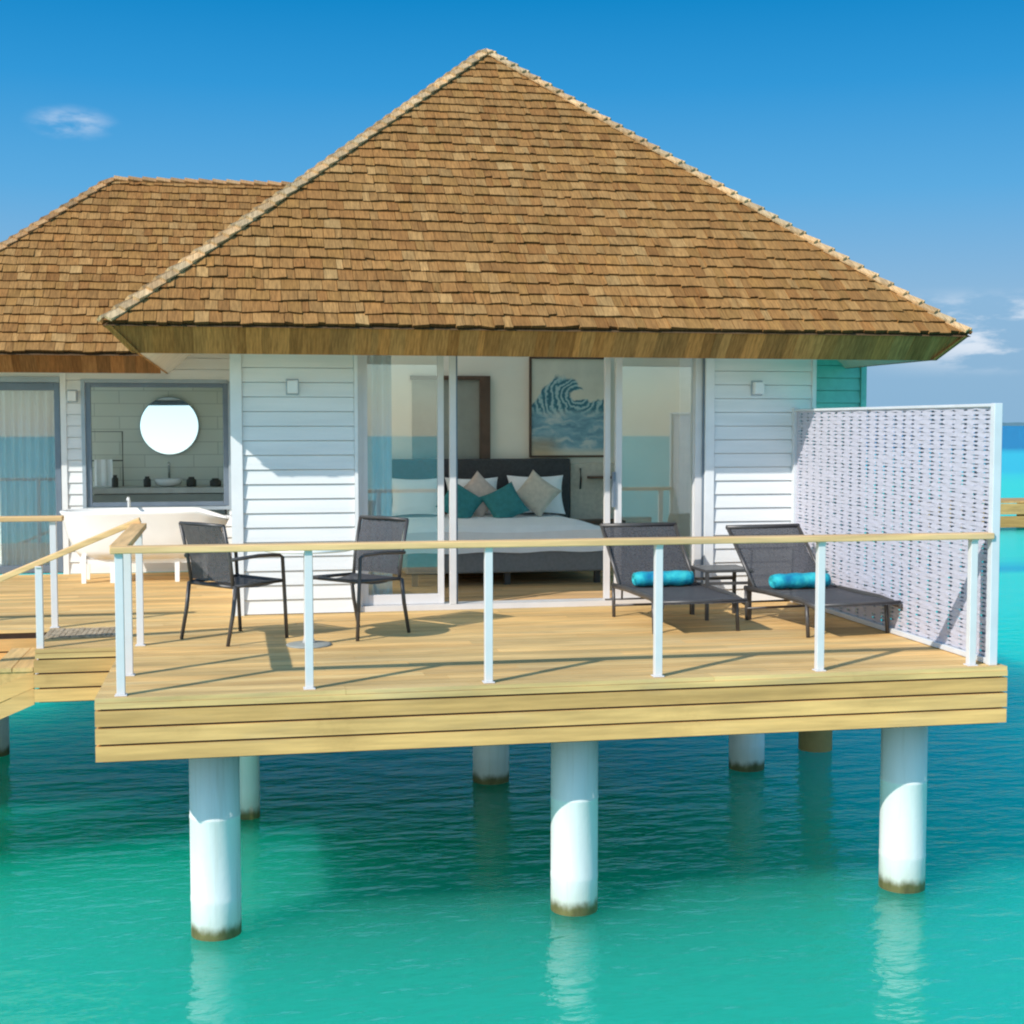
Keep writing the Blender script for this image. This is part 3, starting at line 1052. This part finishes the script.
post(br, -1.9, 3.12, 0, RZ-0.054)
handrail(br, (-3.2, 3.12, RZ), (-0.54, 3.12, RZ))

# doormat
mb = MB()
for i in range(14):
    for j in range(9):
        mb.box(-0.27+i*0.039, -0.27+i*0.039+0.034, -0.22+j*0.05, -0.22+j*0.05+0.044, 0.001, 0.014+rnd.uniform(0, 0.004))
mb.box(-0.275, 0.275, -0.23, 0.235, 0, 0.009)
tag(mb.build('doormat', M['mat'], loc=(-0.36, 2.72, 0.002)), 'rough beige doormat lying on the deck landing', 'doormat')

# ------------------------------------------------------------------ woven screen
scr = thing('privacy_screen', 'tall white woven screen along the right side of the deck', 'screen', (5.95, 1.8, 0))
SU = 5.95
mb = MB()
ys = []
y = 0.16
while y < 3.5:
    ys.append(y-1.8)
    y += rnd.uniform(0.14, 0.175)
z = 0.048
row = 0
ZT = 1.775
while z < ZT-0.02:
    h = 0.0305
    pts = [(0, -1.73, 1)]
    n = len(ys)
    for i, yv in enumerate(ys):
        a = 0.004*(1 if (i+row) % 2 else -1)*rnd.uniform(0.7, 1.2)
        hw = rnd.uniform(0.020, 0.042)
        k_ = rnd.choice((0.50, 0.58, 0.64, 0.72, 0.98))
        pts += [(a*0.6, yv-hw-0.006, 1.03), (a, yv-hw+0.006, k_), (a, yv+hw-0.006, k_), (a*0.6, yv+hw+0.006, 1.03)]
    pts.append((0, 1.72, 1))
    dzr = rnd.uniform(-0.002, 0.002)
    for (xa, ya, ka), (xb, yb, kb) in zip(pts, pts[1:]):
        ha, hb = h*ka, h*kb
        zc = z+h/2+dzr
        mb.hexa([(xa-0.003, ya, zc-ha/2), (xa+0.003, ya, zc-ha/2), (xb+0.003, yb, zc-hb/2), (xb-0.003, yb, zc-hb/2),
                 (xa-0.003, ya, zc+ha/2), (xa+0.003, ya, zc+ha/2), (xb+0.003, yb, zc+hb/2), (xb-0.003, yb, zc+hb/2)])
    z += 0.031
    row += 1
mb.build('woven_panel', M['wicker'], scr)
mb = MB()
for yv in ys:
    mb.box(0.016, 0.026, yv-0.045, yv+0.045, 0.03, ZT)
mb.build('backing_slats', M['steel'], scr)  # slats coloured dark to stand in for shade in the weave slots
mb = MB().box(-0.03, 0.03, -1.785, -1.73, -0.0, 1.80).box(-0.03, 0.03, 1.72, 1.78, 0, 1.81).box(-0.02, 0.02, -1.73, 1.72, 1.776, 1.798).box(-0.028, 0.028, -1.73, 1.72, 0.005, 0.045)
mb.build('frame', plain('grey_white_frame', (0.64, 0.66, 0.68), 0.4, 0, 0.05), scr, bevel=0.004)

# ------------------------------------------------------------------ dining chairs and table


def make_chair(label, loc, rz):
    """faces local +x; seat 0.44, back 0.9"""
    t = thing('dining_chair', label, 'chair', loc, rz, 'charcoal armchairs at the small deck table')
    W2 = 0.285
    for s in (-1, 1):
        # rear leg rises into the back upright
        MB().tube([(-0.30, s*W2, 0.0), (-0.245, s*W2, 0.25), (-0.22, s*W2, 0.44)], [0.014, 0.016, 0.016], 8).build('leg', M['char'], t, True)
        MB().tube([(0.27, s*W2, 0.0), (0.255, s*W2, 0.30), (0.235, s*W2, 0.635), (0.20, s*W2, 0.655), (0.0, s*W2, 0.66), (-0.255, s*W2, 0.645)], 0.0145, 8).build('leg', M['char'], t, True)['label'] = 'front leg bending back into the armrest'
    bf = MB()
    for s in (-1, 1):
        bf.tube([(-0.22, s*(W2-0.03), 0.43), (-0.245, s*(W2-0.025), 0.62), (-0.31, s*(W2-0.02), 0.90)], 0.014, 8)
    bf.tube([(-0.31, -W2+0.02, 0.90), (-0.325, 0, 0.905), (-0.31, W2-0.02, 0.90)], 0.014, 8)
    bf.build('back_frame', M['char'], t, True)
    # curved sling back
    mb = MB()
    for i in range(6):
        for j in range(6):
            def P(a, b):
                y = -W2+0.045+(2*W2-0.09)*a
                z = 0.47+0.425*b
                x = -0.225-0.085*b*b-0.012*b-0.03*math.sin(math.pi*a)
                return Vector((x, y, z))
            q = [P(i/6, j/6), P((i+1)/6, j/6), P((i+1)/6, (j+1)/6), P(i/6, (j+1)/6)]
            o = Vector((0.004, 0, 0))
            mb.hexa([q[0], q[1], q[1]+o, q[0]+o, q[3], q[2], q[2]+o, q[3]+o])
    mb.build('backrest', M['sling'], t)
    mb = MB()
    for i in range(6):
        x0, x1 = -0.22+0.46*i/6, -0.22+0.46*(i+1)/6
        d = lambda x: 0.45-0.028*math.sin(math.pi*(x+0.22)/0.46)
        mb.hexa([(x0, -W2+0.03, d(x0)-0.006), (x1, -W2+0.03, d(x1)-0.006), (x1, W2-0.03, d(x1)-0.006), (x0, W2-0.03, d(x0)-0.006),
                 (x0, -W2+0.03, d(x0)), (x1, -W2+0.03, d(x1)), (x1, W2-0.03, d(x1)), (x0, W2-0.03, d(x0))])
    mb.build('seat', M['sling'], t)
    sf = MB()
    for s in (-1, 1):
        sf.tube([(-0.22, s*(W2-0.015), 0.44), (0.24, s*(W2-0.015), 0.45)], 0.014, 8)
    sf.tube([(0.24, -W2, 0.45), (0.24, W2, 0.45)], 0.014, 8)
    sf.tube([(-0.22, -W2, 0.435), (-0.22, W2, 0.435)], 0.014, 8)
    sf.build('seat_frame', M['char'], t, True)
    return t


ch1 = make_chair('charcoal mesh armchair left of the white table, its back to the bathtub', (0.83, 2.26, 0), math.atan2(0.62, 0.78))
ch2 = copy_tree(ch1)
ch2.location = (1.77, 2.32, 0)
ch2.rotation_euler = (0, 0, math.atan2(-0.64, -0.77))
ch2['label'] = 'charcoal mesh armchair right of the white table, in front of the glass door'

tb = thing('dining_table', 'small round white pedestal table between the two charcoal armchairs', 'table', (1.37, 1.80, 0))
MB().lathe([(0.02, 0.715), (0.33, 0.718), (0.335, 0.728), (0.335, 0.738), (0.33, 0.745), (0.02, 0.745)], n=48).build('tabletop', M['enamel'], tb, True)
MB().lathe([(0.05, 0.02), (0.036, 0.06), (0.034, 0.7), (0.08, 0.715)], n=24).build('pedestal', M['alu'], tb, True)
MB().lathe([(0.17, 0.0), (0.17, 0.010), (0.15, 0.015), (0.045, 0.022)], n=40).build('base_plate', M['niche'], tb, True)

# ------------------------------------------------------------------ sun loungers


def make_lounger(label, loc, rz):
    """local: feet towards -y, origin on the floor midway"""
    t = thing('sun_lounger', label, 'sun lounger', loc, rz, 'charcoal sun loungers on the deck')
    HW = 0.355
    zs = 0.29
    yb, yf = 0.45, -0.65       # back hinge and foot end
    ang = R(43)
    bl = 0.69
    fm = MB()
    for s in (-1, 1):
        fm.tube([(s*HW, 0.60, zs-0.02), (s*HW, yb-0.2, zs-0.01), (s*HW, -0.35, zs-0.015), (s*HW, yf, zs-0.05)], 0.018, 8, flat=(0.8, 1.3))
    for y in (0.58, yf+0.02):
        fm.tube([(-HW, y, zs-0.02), (HW, y, zs-0.02)], 0.015, 8)
    fm.tube([(-HW, 0.56, 0.10), (HW, 0.56, 0.10)], 0.011, 8)
    fm.build('frame', M['char'], t, True)
    for s in (-1, 1):
        for y0, y1 in ((0.56, 0.58), (-0.46, -0.43)):
            MB().tube([(s*HW, y0, 0.0), (s*HW, y1, zs-0.02)], 0.016, 8).build('leg', M['char'], t, True)
    mb = MB()
    n = 8
    for i in range(n):
        y0, y1 = yb+(yf-yb)*i/n, yb+(yf-yb)*(i+1)/n
        f = lambda y: zs+0.004-0.022*math.sin(math.pi*(y-yf)/(yb-yf))-0.04*max(0, (-0.35-y)/0.37)
        mb.hexa([(-HW+0.01, y1, f(y1)-0.008), (HW-0.01, y1, f(y1)-0.008), (HW-0.01, y0, f(y0)-0.008), (-HW+0.01, y0, f(y0)-0.008),
                 (-HW+0.01, y1, f(y1)), (HW-0.01, y1, f(y1)), (HW-0.01, y0, f(y0)), (-HW+0.01, y0, f(y0))])
    mb.build('seat', M['sling'], t)
    dirv = Vector((0, math.cos(ang), math.sin(ang)))
    o = Vector((0, yb, zs))
    nrm = Vector((0, -math.sin(ang), math.cos(ang)))
    bk = MB()
    for i in range(6):
        a0, a1 = bl*i/6, bl*(i+1)/6
        s0 = -0.02*math.sin(math.pi*i/6)
        s1 = -0.02*math.sin(math.pi*(i+1)/6)
        x = Vector((HW-0.02, 0, 0))
        th = nrm*0.007
        A, B = o+dirv*a0+nrm*s0, o+dirv*a1+nrm*s1
        bk.hexa([A-x-th, A+x-th, B+x-th, B-x-th, A-x, A+x, B+x, B-x])
    bk.build('backrest', M['sling'], t)
    bf = MB()
    for s in (-1, 1):
        bf.tube([o+Vector((s*HW*0.97, 0, 0)), o+dirv*bl+Vector((s*HW*0.97, 0, 0))], 0.016, 8)
    bf.tube([o+dirv*bl+Vector((-HW, 0, 0)), o+dirv*bl+Vector((HW, 0, 0))], 0.020, 8)
    bf.build('back_frame', M['char'], t, True)
    pr = MB()
    for s in (-1, 1):
        pr.tube([o+dirv*0.44+Vector((s*0.2, 0, -0.02)), (s*0.2, yb+0.36, 0.12)], 0.009, 6)
    pr.tube([(-HW, yb+0.36, 0.12), (HW, yb+0.36, 0.12)], 0.009, 6)
    pr.build('back_prop', M['char'], t, True)
    return t


L1 = make_lounger('charcoal sling lounger in front of the right glass door', (4.41, 2.33, 0), R(3))
L2 = copy_tree(L1)
L2.location = (5.50, 1.95, 0)
L2.rotation_euler = (0, 0, R(7))
L2['label'] = 'charcoal sling lounger in front of the white boards by the woven screen'


def towel(loc, rz, label):
    mb = MB()
    n, m = 20, 14
    L = 0.51
    pts, rad = [], []
    for i in range(m+1):
        a = i/m
        pts.append((-L/2+L*a, 0, 0))
        e = min(a, 1-a)*m
        rad.append(0.076*(0.80 if e < 0.5 else (0.95 if e < 1.5 else 1.0+0.05*math.sin(a*19))))
    mb.tube(pts, rad, n, flat=(1.12, 0.84))
    for s in (-1, 1):    # rolled edge showing as a spiral
        sp = []
        for k in range(40):
            a = k*0.42
            r = 0.008+0.0013*k
            sp.append((s*(L/2+0.001), r*math.cos(a), r*math.sin(a)))
        mb.tube(sp, 0.004, 5)
    mb.hexa([(-L/2+0.02, -0.066, -0.02), (L/2-0.02, -0.066, -0.02), (L/2-0.02, -0.05, -0.055), (-L/2+0.02, -0.05, -0.055),
             (-L/2+0.02, -0.072, -0.005), (L/2-0.02, -0.072, -0.005), (L/2-0.02, -0.055, 0.0), (-L/2+0.02, -0.055, 0.0)])
    o = mb.build('rolled_towel', M['towel'], None, True, loc=loc, rot=(0, 0, rz))
    return tag(o, label, 'towel', 'rolled turquoise towels')


towel((4.41-math.sin(R(4))*0.30, 2.33+0.30, 0.352), R(2), 'rolled turquoise towel on the lounger by the glass door')
towel((5.50-math.sin(R(7))*0.30, 1.95+0.30, 0.352), R(6), 'rolled turquoise towel on the lounger by the woven screen')

stt = thing('side_table', 'low square charcoal side table between the two sun loungers', 'side table', (4.93, 2.70, 0))
MB().box(-0.21, 0.21, -0.21, 0.21, 0.405, 0.43).build('tabletop', M['char'], stt, bevel=0.004)
for a in (-1, 1):
    for b in (-1, 1):
        MB().box(a*0.19-0.014, a*0.19+0.014, b*0.19-0.014, b*0.19+0.014, 0, 0.404).build('leg', M['char'], stt)
for a in (-0.19, 0.19):
    MB().box(-0.175, 0.175, a-0.01, a+0.01, 0.30, 0.325).build('stretcher', M['char'], stt)

# ------------------------------------------------------------------ bathtub on the left deck
tub = thing('bathtub', 'large white freestanding oval bathtub on the deck below the bathroom window', 'bathtub', (-0.12, 6.62, 0))
prof = [(0.58, 0.22, 0.27), (0.66, 0.27, 0.25), (0.735, 0.31, 0.34), (0.80, 0.35, 0.50), (0.86, 0.385, 0.72), (0.875, 0.395, 0.745), (0.86, 0.385, 0.755), (0.835, 0.36, 0.74), (0.77, 0.31, 0.5), (0.68, 0.25, 0.36), (0.4, 0.15, 0.33)]
mb = MB()
n = 56
vs, fs = [], []
for a, b, z in prof:
    for k in range(n):
        th = 2*math.pi*k/n
        ct, st = math.cos(th), math.sin(th)
        ex = 0.72
        x = a*math.copysign(abs(ct)**ex, ct)
        y = b*math.copysign(abs(st)**ex, st)
        zt = z
        if z > 0.6:
            zt = z-0.10*max(0, (x/a)-0.62)/0.38*1.0   # rim dips towards the right end
        vs.append((x, y, zt))
for i in range(len(prof)-1):
    for k2 in range(n):
        fs.append((i*n+k2, i*n+(k2+1) % n, (i+1)*n+(k2+1) % n, (i+1)*n+k2))
fs += [tuple(range(n-1, -1, -1)), tuple(range((len(prof)-1)*n, len(prof)*n))]
mb.add(vs, fs)
mb.build('tub_shell', M['enamel'], tub, True)
for x in (-0.62, -0.33, 0.33, 0.62):
    MB().hexa([(x-0.022, -0.24, 0), (x+0.022, -0.24, 0), (x+0.022, -0.19, 0), (x-0.022, -0.19, 0),
               (x-0.026, -0.22, 0.29), (x+0.026, -0.22, 0.29), (x+0.026, -0.16, 0.29), (x-0.026, -0.16, 0.29)]).build('leg', M['enamel'], tub)
    if abs(x) > 0.5:
        MB().box(x-0.022, x+0.022, 0.16, 0.21, 0, 0.29).build('leg', M['enamel'], tub)
MB().box(-0.66, 0.66, -0.215, -0.17, 0.20, 0.245).box(-0.66, 0.66, 0.165, 0.205, 0.20, 0.245).build('stand', M['enamel'], tub)
mb = MB().tube([(-0.2, 0.42, 0), (-0.2, 0.42, 0.80), (-0.2, 0.36, 0.86), (-0.2, 0.24, 0.85)], 0.016, 10)
ft = mb.build('bath_tap', M['enamel'], None, True, loc=(-0.12, 6.62, 0))
tag(ft, 'slim white floor standing tap behind the bathtub', 'tap')

# ------------------------------------------------------------------ bathroom behind the window
mr = thing('round_mirror', 'large round bright mirror on the grey bathroom wall', 'mirror', (0.01, 9.33, 1.64))
prof = [(0.0, -0.005), (0.36, -0.005), (0.36, 0.012), (0.0, 0.012)]
vs = []


def disc(mb, r, y0, y1, n=64):
    v = [(r*math.cos(2*math.pi*k/n), y0, r*math.sin(2*math.pi*k/n)) for k in range(n)]
    v += [(r*math.cos(2*math.pi*k/n), y1, r*math.sin(2*math.pi*k/n)) for k in range(n)]
    f = [tuple(range(n)), tuple(range(2*n-1, n-1, -1))]+[(k, k+n, (k+1) % n+n, (k+1) % n) for k in range(n)]
    return mb.add(v, f)


disc(MB(), 0.355, -0.016, 0.0).build('glass', M['mirror'], mr)
disc(MB(), 0.365, 0.001, 0.03).build('backing', M['steel2'], mr)
mr.rotation_euler = (R(-2.2), 0, R(-3.5))

va = thing('vanity_counter', 'grey bathroom counter below the round mirror', 'vanity', (-0.05, 9.1, 0.02))
MB().box(-0.85, 0.76, -0.30, 0.29, 0.80, 0.87).build('worktop', M['stone'], va, bevel=0.006)
MB().box(-0.83, 0.74, -0.27, 0.28, 0.10, 0.79).build('cabinet', M['niche'], va, bevel=0.004)
MB().lathe([(0.06, 0.872), (0.15, 0.90), (0.18, 0.97), (0.172, 0.97), (0.14, 0.91), (0.02, 0.89)], c=(0.05, -0.02, 0), n=28).build('basin', M['enamel'], va, True)
MB().tube([(0.05, 0.2, 0.87), (0.05, 0.2, 1.12), (0.05, 0.15, 1.16), (0.05, 0.05, 1.14)], 0.015, 8).build('tap', M['chrome'], va, True)
for (x, y, r, h, nm, lb, ct) in ((-0.58, -0.12, 0.04, 0.15, 'bottle', 'dark slim bottle at the left end of the bathroom counter', 'bottle'),
                                 (-0.20, -0.10, 0.045, 0.13, 'tumbler', 'dark tumbler just left of the basin', 'tumbler'),
                                 (0.33, -0.10, 0.06, 0.12, 'jar', 'dark jar just right of the basin', 'jar'),
                                 (0.62, -0.08, 0.07, 0.10, 'tissue_box', 'low dark container at the right end of the bathroom counter', 'container')):
    o = MB().lathe([(r*0.9, 0), (r, 0.01), (r, h*0.7), (r*0.6, h*0.85), (r*0.6, h)], n=18).build(nm if nm != 'tissue_box' else 'container', M['dark'], None, True, loc=(-0.05+x, 9.1+y, 0.891))
    tag(o, lb, ct)
rk = thing('towel_rack', 'thin dark wire towel rack on the bathroom wall at left', 'towel rack', (-0.78, 9.3, 0.75))
MB().tube([(-0.16, 0, 0.1), (-0.16, 0, 0.82), (0.22, 0, 0.82), (0.22, 0, 0.1)], 0.010, 6, closed=True).build('frame', M['dark'], rk)
MB().tube([(-0.16, 0, 0.46), (0.22, 0, 0.46)], 0.008, 6).build('bar', M['dark'], rk)
mb = MB()
for i in range(8):
    x0, x1 = -0.12+i*0.0275, -0.12+(i+1)*0.0275
    yo = -0.02-0.008*math.sin(i*1.7)
    y1 = -0.02-0.008*math.sin((i+1)*1.7)
    mb.hexa([(x0, yo-0.008, 0.12), (x1, y1-0.008, 0.12), (x1, y1, 0.12), (x0, yo, 0.12), (x0, yo-0.008, 0.475), (x1, y1-0.008, 0.475), (x1, y1, 0.475), (x0, yo, 0.475)])
tag(mb.build('hanging_towel', M['linen'], None, loc=(-0.78, 9.29, 0.75)), 'white towel hanging on the wire rack in the bathroom', 'towel')

# ------------------------------------------------------------------ bedroom
bed = thing('bed', 'double bed with white bedding, grey base and dark grey headboard', 'bed', (3.55, 6.2, 0.02))
MB().box(-1.12, 1.12, 1.02, 1.15, 0.05, 1.24).build('headboard', M['headb'], bed, bevel=0.015)
MB().box(-1.05, 1.05, -1.0, 1.01, 0.13, 0.36).build('bed_base', M['base'], bed, bevel=0.02)
mb = MB()
nx, ny = 20, 18


def top(a, b):
    x = -1.07+2.14*a
    y = -1.02+2.03*b
    ed = min(a, 1-a, b*1.0)
    z = 0.60-0.05*max(0, 1-ed*14)+0.010*math.sin(a*9+b*4)*math.cos(b*7)
    return (x, y, z)


vs = [top(i/nx, j/ny) for j in range(ny+1) for i in range(nx+1)]
fs = [(j*(nx+1)+i, j*(nx+1)+i+1, (j+1)*(nx+1)+i+1, (j+1)*(nx+1)+i) for j in range(ny) for i in range(nx)]
mb.add(vs, fs)
m2 = [(x, y-0.004, 0.34) for x, y, z in vs]
mb.add([vs[i] for i in range(nx+1)]+[(vs[i][0], vs[i][1]-0.01, 0.34+0.008*math.sin(i)) for i in range(nx+1)], [(i, i+nx+1, i+nx+2, i+1) for i in range(nx)])
for side in (0, nx):
    idx = [j*(nx+1)+side for j in range(ny+1)]
    mb.add([vs[i] for i in idx]+[(vs[i][0], vs[i][1], 0.36) for i in idx], [(i, i+1, i+ny+2, i+ny+1) for i in range(ny)])
mb.build('duvet', M['linen'], bed, True)
for x in (-0.95, 0.0, 0.95):
    for y in (-0.9, 0.9):
        MB().box(x-0.03, x+0.03, y-0.03, y+0.03, -0.0, 0.129).build('leg', M['dark'], bed)


def pillow(w_, h_, t_, m, loc, rot, label, roll=0.0, group='pillows and cushions on the bed'):
    n = 14
    vs, fs = [], []
    for sgn in (1, -1):
        for j in range(n+1):
            for i in range(n+1):
                a, b = 2*i/n-1, 2*j/n-1
                pin = 1-0.10*(1-abs(a)**2)*abs(b)**3
                pin2 = 1-0.10*(1-abs(b)**2)*abs(a)**3
                th = ((1-a**4)*(1-b**4))**0.55*t_/2
                vs.append((a*w_/2*pin2, sgn*-th-0.0, b*h_/2*pin))
    N1 = (n+1)**2
    for j in range(n):
        for i in range(n):
            q = [j*(n+1)+i, j*(n+1)+i+1, (j+1)*(n+1)+i+1, (j+1)*(n+1)+i]
            fs.append(tuple(q))
            fs.append(tuple(N1+k for k in reversed(q)))
    Rm = Matrix.Rotation(roll, 3, 'Y')
    vs = [Rm @ Vector(v) for v in vs]
    o = MB().add(vs, fs).build('pillow' if w_ > 0.55 else 'cushion', m, None, True, loc=loc, rot=rot)
    return tag(o, label, 'pillow' if w_ > 0.55 else 'cushion', group)


tilt = R(-22)
pillow(0.62, 0.46, 0.18, M['linen'], (2.84, 7.02, 0.84), (tilt, 0, 0), 'white pillow behind the left glass door pane')
pillow(0.62, 0.46, 0.18, M['linen'], (3.48, 7.04, 0.84), (tilt, 0, 0), 'white pillow behind the blush cushion in the middle of the bed')
pillow(0.66, 0.48, 0.18, M['linen'], (4.22, 7.03, 0.85), (tilt, 0, R(-4)), 'white pillow at the right end of the headboard')
pillow(0.42, 0.42, 0.14, M['pink'], (3.52, 6.83, 0.86), (tilt, 0, 0), 'blush pink cushion standing on its corner between teal ones', R(45))
pillow(0.42, 0.42, 0.14, M['sand'], (4.18, 6.82, 0.87), (tilt, 0, R(-10)), 'sand coloured cushion standing on its corner', R(38))
pillow(0.42, 0.42, 0.15, M['teal'], (3.28, 6.68, 0.78), (R(-30), 0, R(8)), 'teal cushion just beside the door stile, left of the pair', R(38))
pillow(0.42, 0.42, 0.15, M['teal'], (3.78, 6.66, 0.77), (R(-30), 0, R(-8)), 'teal cushion in the middle of the bed, right of the pair', R(-28))

pt = thing('wave_painting', 'large framed painting of a curling blue wave on the bedroom wall', 'painting', (4.69, 7.37, 1.86))
MB().box(-0.455, 0.455, -0.005, 0.015, -0.565, 0.565).build('canvas', M['painting'], pt)
MB().box(-0.48, -0.456, -0.025, 0.02, -0.59, 0.59).box(0.456, 0.48, -0.025, 0.02, -0.59, 0.59).box(-0.456, 0.456, -0.025, 0.02, -0.59, -0.566).box(-0.456, 0.456, -0.025, 0.02, 0.566, 0.59).build('picture_frame', M['dkwood'], pt)

bs = thing('bedside_unit', 'pale bedside panel with small dark shelf right of the headboard', 'bedside unit', (5.0, 7.33, 0.02))
MB().box(-0.30, 0.28, 0.0, 0.06, 0.1, 1.18).build('panel', M['sand'], bs)
MB().box(-0.10, 0.2, -0.14, 0.0, 1.0, 1.03).build('shelf', M['dkwood'], bs)
MB().box(-0.30, 0.28, -0.35, -0.001, 0.35, 0.52).build('drawer', M['dkwood'], bs, bevel=0.005)
MB().tube([(-0.19, -0.03, 1.12), (-0.19, -0.06, 1.0), (-0.19, -0.03, 0.88)], 0.012, 6).build('reading_lamp_arm', M['dark'], bs, True)


def curtain(u0, u1, v, z0, z1, label, amp=0.035, per=0.09):
    mb = MB()
    n = int((u1-u0)/0.012)
    f = lambda i: (u0+(u1-u0)*i/n, v+amp*math.sin(2*math.pi*(i*0.012)/per)+0.012*math.sin(i*0.7))
    vs = []
    for i in range(n+1):
        x, y = f(i)
        vs += [(x, y, z0), (x, y, z1), (x, y+0.004, z0), (x, y+0.004, z1)]
    fs = []
    for i in range(n):
        a, b = 4*i, 4*i+4
        fs += [(a, b, b+1, a+1), (a+2, a+3, b+3, b+2), (a+1, b+1, b+3, a+3)]
    o = mb.add(vs, fs).build('curtain', M['curtain'], None, True)
    return tag(o, label, 'curtain')


curtain(1.97, 2.22, 3.88, 0.04, 2.58, 'white curtain gathered at the left edge of the bedroom door')
curtain(-1.75, -1.15, 7.62, 0.04, 2.4, 'pale curtain behind the dark glass door on the left')

# ------------------------------------------------------------------ distant jetty and islet
jt = thing('distant_jetty', 'orange timber jetty crossing the lagoon in the distance at right', 'jetty', (30, 33, WZ))
mb = MB()
x = -8.0
while x < 16:
    mb.box(x, x+0.19, -0.9, 0.9, 0.86, 0.92, tint((0.58, 0.33, 0.12), 0.15, 0.05))
    x += 0.2
mb.build('decking', M['deck'], jt)
MB().box(-8, 16, -0.95, -0.9, 0.50, 0.84, (0.62, 0.36, 0.13)).box(-8, 16, -0.93, -0.88, 0.08, 0.44, (0.5, 0.27, 0.09)).build('fascia', M['deck'], jt)
for x in range(-7, 16, 3):
    MB().lathe([(0.16, -1.5), (0.16, 0.85)], c=(x, 0, 0), n=14).build('pile', M['jetty'], jt)
mb = MB()
r2 = random.Random(3)
vs, fs = [], []
n = 60
for i in range(n+1):
    x = 2300*i/n
    h = (14+r2.uniform(-5, 7))*math.sin(math.pi*i/n)**0.5
    vs += [(x, 0, -2), (x, 40, h), (x, 160, h*0.8), (x, 200, -2)]
for i in range(n):
    for k2 in range(3):
        a = 4*i+k2
        fs.append((a, a+4, a+5, a+1))
isl = MB().add(vs, fs)
isl = isl.build('island', plain('far_island', (0.10, 0.19, 0.22), 0.9), None, loc=(2750, 5800, WZ))
tag(isl, kind='structure')
